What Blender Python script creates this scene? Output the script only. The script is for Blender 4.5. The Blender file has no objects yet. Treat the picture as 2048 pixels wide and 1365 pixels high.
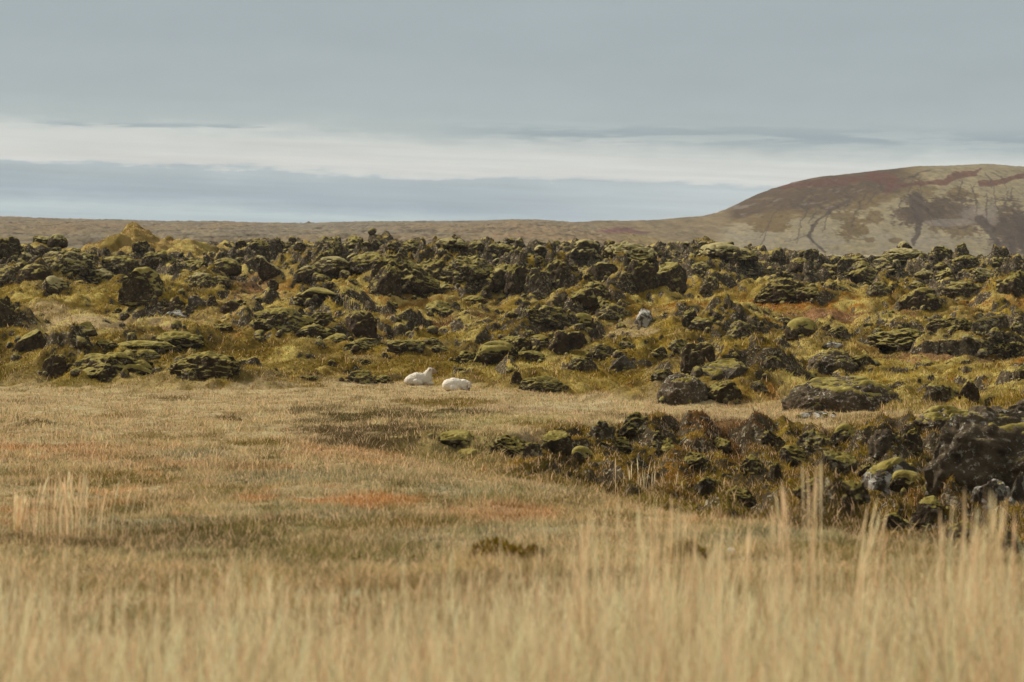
import bpy, bmesh, math, random
import numpy as np
from mathutils import Vector

C = bpy.context.scene.collection
SC = bpy.context.scene
F, YH = 4835.0, 500.0          # focal length in photo pixels (85 mm on 36 mm), eye-level row of the photo

# ------------------------------------------------------------------ camera
cam_d = bpy.data.cameras.new('camera')
cam_d.sensor_width = 36.0
cam_d.lens = 36.0 * F / 2048.0
cam_d.shift_y = -(682.5 - YH) / 2048.0
cam_d.clip_start, cam_d.clip_end = 0.1, 20000
cam_d.dof.use_dof = True
cam_d.dof.focus_distance = 80.0
cam_d.dof.aperture_fstop = 3.5
cam = bpy.data.objects.new('camera', cam_d)
C.objects.link(cam)
cam.location = (0, 0, 0)
cam.rotation_euler = (math.radians(90), 0, 0)
SC.camera = cam
SC.view_settings.view_transform = 'Standard'
SC.view_settings.look = 'None'
SC.view_settings.exposure = 0.0
SC.view_settings.gamma = 1.0
SC.cycles.use_denoising = True
SC.cycles.max_bounces = 6
SC.cycles.diffuse_bounces = 3
SC.cycles.transmission_bounces = 4
SC.cycles.volume_bounces = 0

def lin(r, g, b):
    f = lambda c: (c / 255 / 12.92) if c / 255 <= 0.04045 else ((c / 255 + 0.055) / 1.055) ** 2.4
    return np.array([f(r), f(g), f(b)])

def rgba(r, g, b):
    return (*[float(v) for v in lin(r, g, b)], 1.0)

# ------------------------------------------------------------------ sky and sun
SUN_AZ, SUN_EL = math.radians(-62), math.radians(40)     # azimuth from +Y (view direction), negative = left

class NT:
    """tiny helper for node maths"""
    def __init__(s, tree): s.t = tree
    def n(s, typ, **kw):
        d = s.t.nodes.new(typ)
        for k, v in kw.items(): setattr(d, k, v)
        return d
    def put(s, sock, v):
        if hasattr(v, 'is_output'): s.t.links.new(v, sock)
        else: sock.default_value = v
    def m(s, op, a, b=0.0, c=0.0, clamp=False):
        d = s.n('ShaderNodeMath', operation=op, use_clamp=clamp)
        s.put(d.inputs[0], a); s.put(d.inputs[1], b); s.put(d.inputs[2], c)
        return d.outputs[0]
    def mix(s, f, a, b, mode='MIX'):
        d = s.n('ShaderNodeMix', data_type='RGBA', blend_type=mode)
        s.put(d.inputs[0], f); s.put(d.inputs[6], a); s.put(d.inputs[7], b)
        return d.outputs[2]
    def noise(s, vec, scale, detail=4, rough=0.55, dist=0.0):
        d = s.n('ShaderNodeTexNoise')
        if vec is not None: s.put(d.inputs['Vector'], vec)
        d.inputs['Scale'].default_value = scale; d.inputs['Detail'].default_value = detail
        d.inputs['Roughness'].default_value = rough; d.inputs['Distortion'].default_value = dist
        return d.outputs['Fac']
    def ramp(s, fac, stops, interp='LINEAR'):
        d = s.n('ShaderNodeValToRGB'); d.color_ramp.interpolation = interp
        e = d.color_ramp.elements
        while len(e) < len(stops): e.new(0.5)
        for i, (p, c) in enumerate(stops):
            e[i].position = p; e[i].color = c
        s.put(d.inputs[0], fac)
        return d.outputs[0]
    def smooth(s, v, a, b):
        d = s.n('ShaderNodeMapRange', interpolation_type='SMOOTHSTEP')
        s.put(d.inputs[0], v); d.inputs[1].default_value = a; d.inputs[2].default_value = b
        return d.outputs[0]
    def comb(s, x, y, z):
        d = s.n('ShaderNodeCombineXYZ')
        s.put(d.inputs[0], x); s.put(d.inputs[1], y); s.put(d.inputs[2], z)
        return d.outputs[0]

def make_world():
    w = bpy.data.worlds.new('World'); SC.world = w; w.use_nodes = True
    t = w.node_tree; t.nodes.clear(); q = NT(t)
    tc = q.n('ShaderNodeTexCoord'); sp = q.n('ShaderNodeSeparateXYZ')
    t.links.new(tc.outputs['Generated'], sp.inputs[0])
    x, y, z = sp.outputs
    h = q.m('SQRT', q.m('ADD', q.m('MULTIPLY', x, x), q.m('MULTIPLY', y, y)))
    el = q.m('MULTIPLY', q.m('DIVIDE', z, q.m('MAXIMUM', h, 0.02)), F)     # elevation
    az = q.m('MULTIPLY', q.m('ARCTAN2', x, y), F)                          # azimuth
    yy = q.m('SUBTRACT', YH, el)
    xx = q.m('ADD', az, 1024.0)
    n1 = q.noise(q.comb(q.m('DIVIDE', xx, 420), q.m('DIVIDE', yy, 30), 1.3), 1.0, 5, 0.55)
    n2 = q.noise(q.comb(q.m('DIVIDE', xx, 70), q.m('DIVIDE', yy, 26), 7.7), 1.0, 5, 0.6)
    n3 = q.noise(q.comb(q.m('DIVIDE', xx, 900), q.m('DIVIDE', yy, 140), 4.1), 1.0, 4, 0.5)
    tilt = q.m('MULTIPLY', q.m('MINIMUM', q.m('MAXIMUM', xx, -1500), 3500), 0.040)
    tt = q.m('SUBTRACT', yy, tilt)
    tt = q.m('ADD', tt, q.m('MULTIPLY', q.m('SUBTRACT', n1, 0.5), 60))
    tt = q.m('ADD', tt, q.m('MULTIPLY', q.m('SUBTRACT', n2, 0.5), 34))
    fac = q.m('DIVIDE', q.m('ADD', tt, 150), 600, clamp=True)
    P = lambda v: (v + 150) / 600
    col = q.ramp(fac, [(P(-150), rgba(165, 176, 180)), (P(60), rgba(167, 178, 182)), (P(180), rgba(173, 183, 185)),
                       (P(228), rgba(180, 190, 189)), (P(258), rgba(209, 212, 207)), (P(306), rgba(217, 217, 211)),
                       (P(315), rgba(208, 211, 207)), (P(321), rgba(180, 191, 194)), (P(345), rgba(168, 181, 187)), (P(380), rgba(162, 176, 185)),
                       (P(398), rgba(175, 189, 194)), (P(412), rgba(188, 200, 201)), (P(432), rgba(180, 194, 199))])
    # brighter, thinner lower bank towards the right
    right = q.m('MULTIPLY', q.smooth(xx, 900, 1500), q.m('MULTIPLY', q.smooth(tt, 310, 335), 0.8))
    col = q.mix(right, col, rgba(198, 206, 206))
    # dark wisps along the edge of the upper deck
    wl = q.m('ADD', 262, q.m('MULTIPLY', q.m('SUBTRACT', xx, 900), 0.022))
    g = q.m('DIVIDE', q.m('SUBTRACT', yy, wl), 19)
    g = q.m('POWER', 2.718, q.m('MULTIPLY', q.m('MULTIPLY', g, g), -1))
    nw = q.noise(q.comb(q.m('DIVIDE', xx, 190), q.m('DIVIDE', yy, 16), 2.9), 1.0, 5, 0.6)
    wm = q.m('MULTIPLY', q.m('MULTIPLY', g, q.smooth(nw, 0.40, 0.56)), q.smooth(xx, 780, 1150))
    col = q.mix(q.m('MULTIPLY', wm, 1.0, clamp=True), col, rgba(156, 169, 175))
    wl2 = q.m('ADD', 252, q.m('MULTIPLY', xx, 0.008))
    g2 = q.m('DIVIDE', q.m('SUBTRACT', yy, wl2), 6)
    g2 = q.m('POWER', 2.718, q.m('MULTIPLY', q.m('MULTIPLY', g2, g2), -1))
    nw2 = q.noise(q.comb(q.m('DIVIDE', xx, 240), q.m('DIVIDE', yy, 22), 12.6), 1.0, 4, 0.55)
    col = q.mix(q.m('MULTIPLY', g2, q.smooth(nw2, 0.48, 0.62)), col, rgba(162, 175, 179))
    n4 = q.noise(q.comb(q.m('DIVIDE', xx, 420), q.m('DIVIDE', q.m('SUBTRACT', yy, tilt), 15), 9.2), 1.0, 6, 0.6)
    n5 = q.noise(q.comb(q.m('DIVIDE', xx, 260), q.m('DIVIDE', yy, 90), 5.5), 1.0, 5, 0.6)
    v = q.m('ADD', 0.90, q.m('MULTIPLY', n3, 0.13))
    v = q.m('ADD', v, q.m('MULTIPLY', q.m('MULTIPLY', q.m('SUBTRACT', n4, 0.5), 0.42), q.smooth(yy, 210, 350)))
    v = q.m('ADD', v, q.m('MULTIPLY', q.m('SUBTRACT', n5, 0.35), 0.12))
    col = q.mix(1.0, col, q.comb(v, v, v), 'MULTIPLY')
    zen = q.smooth(el, 700, 7000)
    col = q.mix(zen, col, (0.58, 0.56, 0.52, 1))
    sky = q.n('ShaderNodeTexSky', sky_type='NISHITA', sun_disc=False)
    sky.sun_elevation = SUN_EL; sky.sun_rotation = SUN_AZ
    skyc = q.mix(1.0, sky.outputs[0], (0.1, 0.1, 0.1, 1), 'MULTIPLY')
    col = q.mix(0.97, skyc, col)
    bg = q.n('ShaderNodeBackground'); t.links.new(col, bg.inputs[0]); bg.inputs[1].default_value = 1.0
    out = q.n('ShaderNodeOutputWorld'); t.links.new(bg.outputs[0], out.inputs[0])
make_world()

sd = bpy.data.lights.new('sun', 'SUN')
sd.energy = 5.0; sd.angle = math.radians(5.0); sd.color = (1.0, 0.94, 0.85)
sun = bpy.data.objects.new('sun', sd); C.objects.link(sun)
sv = Vector((math.sin(SUN_AZ) * math.cos(SUN_EL), math.cos(SUN_AZ) * math.cos(SUN_EL), math.sin(SUN_EL)))
sun.rotation_euler = sv.to_track_quat('Z', 'Y').to_euler()
sun.location = (-200, 0, 200)

# ------------------------------------------------------------------ noise
rs = np.random.RandomState(7)
PERM = rs.permutation(256); PERM = np.concatenate([PERM, PERM, PERM]).astype(np.int32)
GA = rs.rand(256) * 2 * np.pi
GX, GY = np.cos(GA).astype(np.float32), np.sin(GA).astype(np.float32)
G3 = rs.randn(256, 3); G3 = (G3 / np.linalg.norm(G3, axis=1)[:, None]).astype(np.float32)

def perlin2(x, y, seed=0):
    x = np.asarray(x, np.float64) + seed * 17.31; y = np.asarray(y, np.float64) + seed * 9.73
    xi = np.floor(x).astype(np.int64); yi = np.floor(y).astype(np.int64)
    fx = (x - xi).astype(np.float32); fy = (y - yi).astype(np.float32)
    u = fx * fx * fx * (fx * (fx * 6 - 15) + 10); v = fy * fy * fy * (fy * (fy * 6 - 15) + 10)
    xa, xb, ya, yb = xi & 255, (xi + 1) & 255, yi & 255, (yi + 1) & 255
    def g(ix, iy, dx, dy):
        h = PERM[PERM[ix] + iy]
        return GX[h] * dx + GY[h] * dy
    a = g(xa, ya, fx, fy); b = g(xb, ya, fx - 1, fy); c = g(xa, yb, fx, fy - 1); d = g(xb, yb, fx - 1, fy - 1)
    a = a + u * (b - a); c = c + u * (d - c)
    return (a + v * (c - a)) * 1.5

def fbm2(x, y, seed=0, oct=4, rough=0.5):
    s, a, f, t = 0, 1.0, 1.0, 0
    for i in range(oct):
        s = s + a * perlin2(x * f, y * f, seed + i * 3); t += a; a *= rough; f *= 2.03
    return s / t

def ridged2(x, y, seed=0, oct=3):
    s, a, f, t = 0, 1.0, 1.0, 0
    for i in range(oct):
        s = s + a * (1 - 2 * np.abs(perlin2(x * f, y * f, seed + i * 5))); t += a; a *= 0.5; f *= 2.07
    return s / t

def perlin3(p, seed=0):
    p = p + seed * np.array([13.7, 7.1, 3.3])
    pi = np.floor(p).astype(np.int64); f = (p - pi).astype(np.float32)
    w = f * f * f * (f * (f * 6 - 15) + 10)
    out = 0
    for dx in (0, 1):
        wx = w[:, 0] if dx else 1 - w[:, 0]
        for dy in (0, 1):
            wy = w[:, 1] if dy else 1 - w[:, 1]
            for dz in (0, 1):
                wz = w[:, 2] if dz else 1 - w[:, 2]
                h = PERM[PERM[PERM[(pi[:, 0] + dx) & 255] + ((pi[:, 1] + dy) & 255)] + ((pi[:, 2] + dz) & 255)]
                g = G3[h]
                out = out + wx * wy * wz * (g[:, 0] * (f[:, 0] - dx) + g[:, 1] * (f[:, 1] - dy) + g[:, 2] * (f[:, 2] - dz))
    return out * 1.5

def fbm3(p, seed=0, oct=3, ridged=False):
    s, a, f, t = 0, 1.0, 1.0, 0
    for i in range(oct):
        n = perlin3(p * f, seed + i * 2)
        if ridged: n = 1 - 2 * np.abs(n)
        s = s + a * n; t += a; a *= 0.5; f *= 2.1
    return s / t

def worley2(x, y, seed=0):
    xi = np.floor(x).astype(np.int64); yi = np.floor(y).astype(np.int64)
    best = np.full(x.shape, 9.0, np.float32); bid = np.zeros(x.shape, np.float32)
    for dx in (-1, 0, 1):
        for dy in (-1, 0, 1):
            h = PERM[PERM[(xi + dx + seed * 31) & 255] + ((yi + dy) & 255)]
            h2 = PERM[h + 37]; h3 = PERM[h + 91]
            d = (xi + dx + h / 255.0 - x) ** 2 + (yi + dy + h2 / 255.0 - y) ** 2
            m = d < best
            best = np.where(m, d, best); bid = np.where(m, h3 / 255.0, bid)
    return np.sqrt(best), bid

def worley3(p, seed=0):
    pi = np.floor(p).astype(np.int64); best = np.full(len(p), 9.0)
    for dx in (-1, 0, 1):
        for dy in (-1, 0, 1):
            for dz in (-1, 0, 1):
                h = PERM[PERM[PERM[(pi[:, 0] + dx + seed * 7) & 255] + ((pi[:, 1] + dy) & 255)] + ((pi[:, 2] + dz) & 255)]
                c = np.stack([pi[:, 0] + dx + PERM[h + 11] / 255, pi[:, 1] + dy + PERM[h + 57] / 255, pi[:, 2] + dz + PERM[h + 133] / 255], 1)
                best = np.minimum(best, ((c - p) ** 2).sum(1))
    return np.sqrt(best)

def sst(v, a, b):
    t = np.clip((v - a) / (b - a), 0, 1)
    return t * t * (3 - 2 * t)

# ------------------------------------------------------------------ mesh and object helpers
def mesh_np(name, V, faces, cols=None, extra=None, smooth=True):
    """V (n,3); faces: list of (k,3) / (k,4) int arrays"""
    me = bpy.data.meshes.new(name)
    V = np.ascontiguousarray(V, np.float32)
    me.vertices.add(len(V)); me.vertices.foreach_set('co', V.ravel())
    faces = [f for f in faces if len(f)]
    nl = sum(f.size for f in faces); npoly = sum(len(f) for f in faces)
    me.loops.add(nl); me.polygons.add(npoly)
    me.loops.foreach_set('vertex_index', np.concatenate([f.ravel() for f in faces]).astype(np.int32))
    starts, o = [], 0
    for f in faces:
        k = f.shape[1]; starts.append(o + np.arange(len(f)) * k); o += f.size
    me.polygons.foreach_set('loop_start', np.concatenate(starts).astype(np.int32))
    me.update(calc_edges=True)
    me.polygons.foreach_set('use_smooth', np.full(npoly, smooth))
    if cols is not None:
        a = me.attributes.new('Col', 'FLOAT_COLOR', 'POINT')
        a.data.foreach_set('color', np.concatenate([cols, np.ones((len(V), 1))], 1).astype(np.float32).ravel())
    for k, v in (extra or {}).items():
        a = me.attributes.new(k, 'FLOAT', 'POINT'); a.data.foreach_set('value', np.asarray(v, np.float32).ravel())
    return me

def link(name, data, mat=None, parent=None, loc=(0, 0, 0)):
    o = bpy.data.objects.new(name, data); C.objects.link(o); o.location = loc
    if mat is not None and data is not None: data.materials.append(mat)
    if parent is not None: o.parent = parent
    return o

def tag(o, label, cat, group=None, kind=None):
    if label: o['label'] = label
    if cat: o['category'] = cat
    if group: o['group'] = group
    if kind: o['kind'] = kind
    return o

def grid_faces(nr, nc):
    i = np.arange(nr * nc).reshape(nr, nc)
    return np.stack([i[:-1, :-1], i[:-1, 1:], i[1:, 1:], i[1:, :-1]], -1).reshape(-1, 4)

# ------------------------------------------------------------------ materials
def new_mat(name):
    m = bpy.data.materials.new(name); m.use_nodes = True
    t = m.node_tree; t.nodes.clear(); q = NT(t)
    out = q.n('ShaderNodeOutputMaterial')
    return m, q, out

def diffuse_bsdf(q, col, rough=0.95, spec=0.15, normal=None):
    b = q.n('ShaderNodeBsdfPrincipled')
    q.put(b.inputs['Base Color'], col); q.put(b.inputs['Roughness'], rough)
    b.inputs['Specular IOR Level'].default_value = spec
    if normal is not None: q.t.links.new(normal, b.inputs['Normal'])
    return b.outputs[0]

def bump(q, h, strength, dist):
    d = q.n('ShaderNodeBump'); d.inputs['Strength'].default_value = strength; d.inputs['Distance'].default_value = dist
    q.put(d.inputs['Height'], h)
    return d.outputs[0]

def rock_colour(q, vec, dark, light, lichen, lich_thr, spot=5.0):
    n = q.noise(vec, 3.0, 6, 0.65)
    c = q.ramp(n, [(0.33, (*dark, 1)), (0.70, (*light, 1))])
    n2 = q.noise(vec, spot, 5, 0.68, 0.5)
    m = q.smooth(n2, lich_thr, lich_thr + 0.05)
    big = q.noise(vec, 0.9, 3, 0.5)
    ge = q.n('ShaderNodeNewGeometry'); sp = q.n('ShaderNodeSeparateXYZ'); q.t.links.new(ge.outputs['True Normal'], sp.inputs[0])
    up = q.m('ADD', 0.45, q.m('MULTIPLY', q.smooth(sp.outputs[2], -0.1, 0.8), 0.6))
    m = q.m('MULTIPLY', m, q.m('MULTIPLY', q.smooth(big, 0.30, 0.52), up))
    return q.mix(m, c, (*lichen, 1)), n

def rock_mat(name, dark, light, lichen, thr, spot=5.0, moss=.62):
    m, q, out = new_mat(name)
    tc = q.n('ShaderNodeTexCoord'); v = tc.outputs['Object']
    c, n = rock_colour(q, v, dark, light, lichen, thr, spot)
    hb = q.noise(v, 9.0, 6, 0.75)
    ge = q.n('ShaderNodeNewGeometry'); sp = q.n('ShaderNodeSeparateXYZ'); q.t.links.new(ge.outputs['Normal'], sp.inputs[0])
    mn = q.noise(v, 1.4, 5, 0.65)
    mk = q.smooth(q.m('ADD', sp.outputs[2], q.m('MULTIPLY', q.m('SUBTRACT', mn, 0.5), 1.5)), moss - .06, moss + .14)
    mc = q.ramp(q.noise(v, 3.1, 5, .7), [(.3, (.14, .102, .018, 1)), (.5, (.30, .240, .058, 1)), (.68, (.48, .405, .165, 1))])
    c = q.mix(mk, c, mc)
    q.t.links.new(diffuse_bsdf(q, c, 0.95, 0.1, bump(q, hb, 0.9, 0.18)), out.inputs[0])
    return m

M = {}
M['d'] = rock_mat('dark lava', (.024, .016, .008), (.125, .088, .045), (.33, .28, .18), .57, 8.0, .56)
M['l'] = rock_mat('lichened lava', (.032, .023, .012), (.165, .122, .070), (.42, .36, .24), .53, 8.0, .52)
M['b'] = rock_mat('brown lava', (.034, .022, .011), (.115, .078, .042), (.28, .24, .16), .60, 8.0, .62)
M['g'] = rock_mat('grey smooth lava', (.070, .055, .036), (.200, .162, .112), (.42, .38, .30), .56, 6.0, .9)
M['w'] = rock_mat('pale lichened stone', (.060, .046, .030), (.17, .135, .09), (.62, .58, .48), .455, 3.0, 1.2)
M['k'] = rock_mat('speckled lava face', (.060, .043, .025), (.205, .152, .092), (.62, .56, .44), .56, 10.0, .95)

def moss_mat(name, a, b):
    m, q, out = new_mat(name)
    tc = q.n('ShaderNodeTexCoord'); v = tc.outputs['Object']
    n = q.noise(v, 2.2, 5, 0.65); n2 = q.noise(v, 22.0, 4, 0.7)
    c = q.ramp(n, [(0.32, (*a, 1)), (0.68, (*b, 1))])
    vv = q.m('ADD', 0.6, q.m('MULTIPLY', n2, 0.8))
    c = q.mix(1.0, c, q.comb(vv, vv, vv), 'MULTIPLY')
    q.t.links.new(diffuse_bsdf(q, c, 1.0, 0.05, bump(q, n2, 0.7, 0.08)), out.inputs[0])
    return m
M['moss'] = moss_mat('yellow green moss', (.19, .145, .030), (.42, .345, .11))
M['moss_pale'] = moss_mat('pale woolly moss', (.27, .22, .085), (.47, .40, .19))

def ground_mat():
    m, q, out = new_mat('heath ground')
    at = q.n('ShaderNodeAttribute'); at.attribute_name = 'Col'
    ar = q.n('ShaderNodeAttribute'); ar.attribute_name = 'rock'
    tc = q.n('ShaderNodeTexCoord'); v = tc.outputs['Object']
    n = q.noise(v, 1.6, 6, 0.7); n2 = q.noise(v, 9.0, 5, 0.7)
    n3 = q.noise(v, 28.0, 4, 0.7)
    vv = q.m('ADD', -0.05, q.m('MULTIPLY', q.m('ADD', q.m('ADD', n, n2), n3), 0.70))
    c = q.mix(1.0, at.outputs['Color'], q.comb(vv, vv, vv), 'MULTIPLY')
    rc, rn = rock_colour(q, v, (.026, .019, .010), (.130, .096, .052), (.38, .32, .21), .55, 7.0)
    rm = q.m('ADD', ar.outputs['Fac'], q.m('MULTIPLY', q.m('SUBTRACT', n2, 0.5), 0.9))
    c = q.mix(q.smooth(rm, 0.42, 0.58), c, rc)
    q.t.links.new(diffuse_bsdf(q, c, 1.0, 0.08, bump(q, q.m('ADD', n, n2), 0.9, 0.14)), out.inputs[0])
    return m

def far_mat(name, scale, amp):
    m, q, out = new_mat(name)
    at = q.n('ShaderNodeAttribute'); at.attribute_name = 'Col'
    tc = q.n('ShaderNodeTexCoord'); v = tc.outputs['Object']
    n = q.noise(v, scale, 6, 0.75)
    vv = q.m('ADD', 1 - amp / 2, q.m('MULTIPLY', n, amp))
    c = q.mix(1.0, at.outputs['Color'], q.comb(vv, vv, vv), 'MULTIPLY')
    q.t.links.new(diffuse_bsdf(q, c, 1.0, 0.05, bump(q, n, 0.8, 1.0)), out.inputs[0])
    return m

def blade_mat(name):
    m, q, out = new_mat(name)
    at = q.n('ShaderNodeAttribute'); at.attribute_name = 'Col'
    d = q.n('ShaderNodeBsdfDiffuse'); tr = q.n('ShaderNodeBsdfTranslucent')
    q.t.links.new(at.outputs['Color'], d.inputs[0]); q.t.links.new(at.outputs['Color'], tr.inputs[0])
    mx = q.n('ShaderNodeMixShader'); mx.inputs[0].default_value = 0.42
    q.t.links.new(d.outputs[0], mx.inputs[1]); q.t.links.new(tr.outputs[0], mx.inputs[2])
    q.t.links.new(mx.outputs[0], out.inputs[0])
    return m
M['ground'] = ground_mat(); M['far'] = far_mat('far moor', 0.12, 0.9); M['hill'] = far_mat('hill slopes', 0.22, 0.8)
M['blade'] = blade_mat('grass blades')

# ------------------------------------------------------------------ the terrain's profile
TY = np.array([3, 6, 9, 13, 18, 27, 43, 62, 76, 86, 94, 104, 125, 150, 180, 210, 235, 250, 275, 310, 400])
TZ = np.array([-1.55, -1.57, -1.62, -1.90, -2.25, -2.80, -3.58, -4.28, -4.68, -4.88, -4.84, -4.45, -3.72, -2.95, -1.88, -0.95, -0.28, -0.35, -1.6, -3.0, -4.0])
_ys = np.linspace(2, 400, 4000); _zs = np.interp(_ys, TY, TZ)
_k = np.ones(61) / 61; _zp = np.pad(_zs, 60, mode='edge')
_zs2 = np.convolve(np.convolve(_zp, _k, 'same'), _k, 'same')[60:-60]
_near = sst(_ys, 15, 40); _zs = _zs * (1 - _near) + _zs2 * _near
def base_z(Y): return np.interp(Y, _ys, _zs)
_py = YH - F * _zs / _ys
def Y_of(py):                       # distance of a photo row on the smooth profile
    o = np.arange(len(_ys))
    m = _ys < 236
    return np.interp(-np.asarray(py, float), -_py[m], _ys[m])

BX = [-600, 0, 400, 700, 1000, 1300, 1600, 1800, 2048, 2700]
BP = [780, 780, 785, 766, 783, 803, 818, 830, 838, 850]     # row where the meadow meets the lava

def height(X, Y):
    """world height and masks of the near terrain"""
    px = 1024 + X / Y * F
    z = base_z(Y).astype(np.float64)
    yb = Y_of(np.interp(px, BX, BP)) + 1.5 * fbm2(X / 5, Y / 9, 2, 3)
    lava = sst(Y, yb - 1.0, yb + 5.0)
    # crest a little lower on the right
    z -= lava * np.interp(px, [0, 900, 1400, 1560, 1800, 2048, 2600], [0, -2, 8, 22, 24, 26, 28]) / F * Y * sst(Y, 90, 210)
    wx = X + 1.6 * fbm2(X / 3, Y / 3, 5, 3); wy = Y + 1.6 * fbm2(X / 3, Y / 3, 11, 3)
    hum = fbm2(X / 11, Y / 15, 21, 4)
    cr = sst(Y, 95, 160)
    d, cid = worley2(wx / 4.2, wy / 5.2, 3)
    d2, cid2 = worley2(wx / 1.7, wy / 1.9, 9)
    blk = sst(cid, 0.40, 0.90) * (1 - sst(d + .10 * fbm2(X / .8, Y / .8, 14, 3), 0.36, 0.52))
    blk2 = sst(cid2, 0.40, 0.95) * (1 - sst(d2 + .12 * fbm2(X / .4, Y / .4, 15, 2), 0.36, 0.55)) * 0.6
    rug = ridged2(X / 1.3, Y / 1.3, 31, 4)
    # stony belts: the far jumble, the rest mostly soft
    py = YH - F * base_z(Y) / Y
    belt = np.maximum.reduce([
        sst(py, 585, 545) * (1 - 0.75 * np.exp(-((px - 270) / 140) ** 2) * sst(py, 500, 470)),
        0.55 * np.exp(-((px - 1050) / 200) ** 2 - ((py - 690) / 45) ** 2),
        0.5 * np.exp(-((px - 600) / 110) ** 2 - ((py - 650) / 35) ** 2),
        0.55 * np.exp(-((px - 1900) / 250) ** 2 - ((py - 670) / 60) ** 2)])
    gs = 0 * px; gn = .55 * fbm2(X / 4, Y / 7, 43, 3)
    for (cx, cy, rx, ry) in [(170, 600, 300, 34), (220, 655, 300, 34), (80, 690, 160, 26), (360, 742, 330, 24), (820, 738, 150, 26), (945, 655, 140, 26), (800, 605, 110, 24), (570, 712, 150, 20), (520, 590, 60, 22),
                             (1420, 608, 190, 18), (1660, 622, 240, 20), (1960, 612, 150, 14), (1250, 650, 60, 16), (1340, 665, 90, 18), (1560, 690, 90, 18), (1880, 728, 190, 16), (1220, 765, 220, 20), (265, 520, 230, 22), (1490, 790, 70, 18), (1000, 742, 110, 14), (730, 560, 110, 16)]:
        gs = np.maximum(gs, 1 - sst(np.sqrt(((px - cx) / rx) ** 2 + ((py - cy) / ry) ** 2) + gn, .6, 1.1))
    belt = np.clip(belt + 0.02 + 0.40 * fbm2(X / 9, Y / 12, 41, 3), 0, 1) * (1 - gs)
    kb = (1 - .88 * gs) * (1 - .55 * sst(Y, 195, 232))
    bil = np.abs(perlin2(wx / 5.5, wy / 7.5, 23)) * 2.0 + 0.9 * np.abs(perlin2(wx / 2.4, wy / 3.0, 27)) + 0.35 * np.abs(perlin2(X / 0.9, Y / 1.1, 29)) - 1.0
    z += lava * ((0.6 + 0.35 * cr) * hum + (0.58 + 0.42 * cr) * (1 - .3 * gs) * bil)
    z += lava * kb * (blk * (0.48 + 0.65 * belt) + blk2 * (0.28 + 0.85 * belt) + 0.38 * rug * (0.10 + belt))
    # ledges on the left bank
    z += 0.45 * sst(Y, 96, 98) * lava * np.interp(px, [0, 100, 500, 800], [1, 1, 1, 0]) * (1 - sst(Y, 104, 118))
    # green hillock breaking the skyline on the left
    hx, hy = (265 - 1024) / F * 205, 205
    r = np.sqrt(((X - hx) / 2.6) ** 2 + ((Y - hy) / 8) ** 2)
    r1 = np.sqrt(((X - hx - 0.3) / 7.6) ** 2 + ((Y - hy) / 12) ** 2)
    hil = 1.75 * np.exp(-r1 ** 2) + 1.75 * np.exp(-np.abs(r * 1.45) ** 1.3)
    z += hil * (1 + 0.12 * fbm2(X / 0.8, Y / 0.8, 3, 3))
    soft = np.exp(-r1 ** 2 * 0.8)
    z -= soft * lava * kb * (blk * (0.48 + 0.65 * belt) + blk2 * (0.28 + 0.85 * belt)) * 0.95
    # meadow: gentle lumps, a low broken step, and the hollow on the right
    mead = 1 - lava
    z += mead * (0.13 * fbm2(X / 1.2, Y / 1.5, 51, 4) + 0.10 * fbm2(X / 6, Y / 9, 55, 3)) * sst(Y, 10, 30)
    edge = np.interp(px, [600, 800, 1000, 1150, 1300, 1600, 1800, 2048, 2500], [50, 50, 50, 56, 60, 60, 57, 56, 56]) + 2.2 * fbm2(X / 2.2, Y / 5, 61, 4)
    dep = np.interp(px, [560, 700, 850, 1000, 1150, 1300, 2500], [0, .12, .3, .6, 1.0, 1.25, 1.25]) + 0 * X
    hs = np.interp(px, [800, 1000, 1200, 1400, 1600, 1900, 2300], [30, 29, 26, 22, 19, 16, 15])
    hol = sst(Y, hs, hs + 13) * (1 - sst(Y, edge - np.interp(px, [600, 1000, 1200, 2048], [1, 1, 7, 9]), edge)) * dep
    z -= hol * 0.9
    bank = sst(hol, 0.10, 0.35) * sst(px, 880, 1120) * sst(Y, hs + 2, hs + 7)
    z += bank * (0.24 * ridged2(X / 0.9, Y / 1.4, 71, 4) + 0.62 * fbm2(X / 1.5, Y / 2.0, 75, 3) + 0.62 * np.abs(perlin2(X / 1.2, Y / 1.8, 77)))
    return z, dict(px=px, py=py, lava=lava, belt=belt, blk=blk, blk2=blk2, hum=hum, rug=rug, bil=bil, hol=hol, bank=bank, hil=np.exp(-r1 ** 2), soft=soft)

S_STRAW = lin(180, 158, 115); S_PALE = lin(194, 170, 132); S_OLIVE = lin(112, 91, 26); S_YEL = lin(152, 127, 48)
S_GREEN = lin(116, 102, 38); S_DKGRN = lin(84, 72, 32); S_RUST = lin(150, 102, 38); S_HEATH = lin(104, 74, 42)
S_ORANGE = lin(178, 134, 88); S_GREY = lin(160, 145, 100); S_PINK = lin(150, 112, 78); S_DKBR = lin(86, 70, 38); S_SAGE = lin(152, 144, 108)

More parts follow.
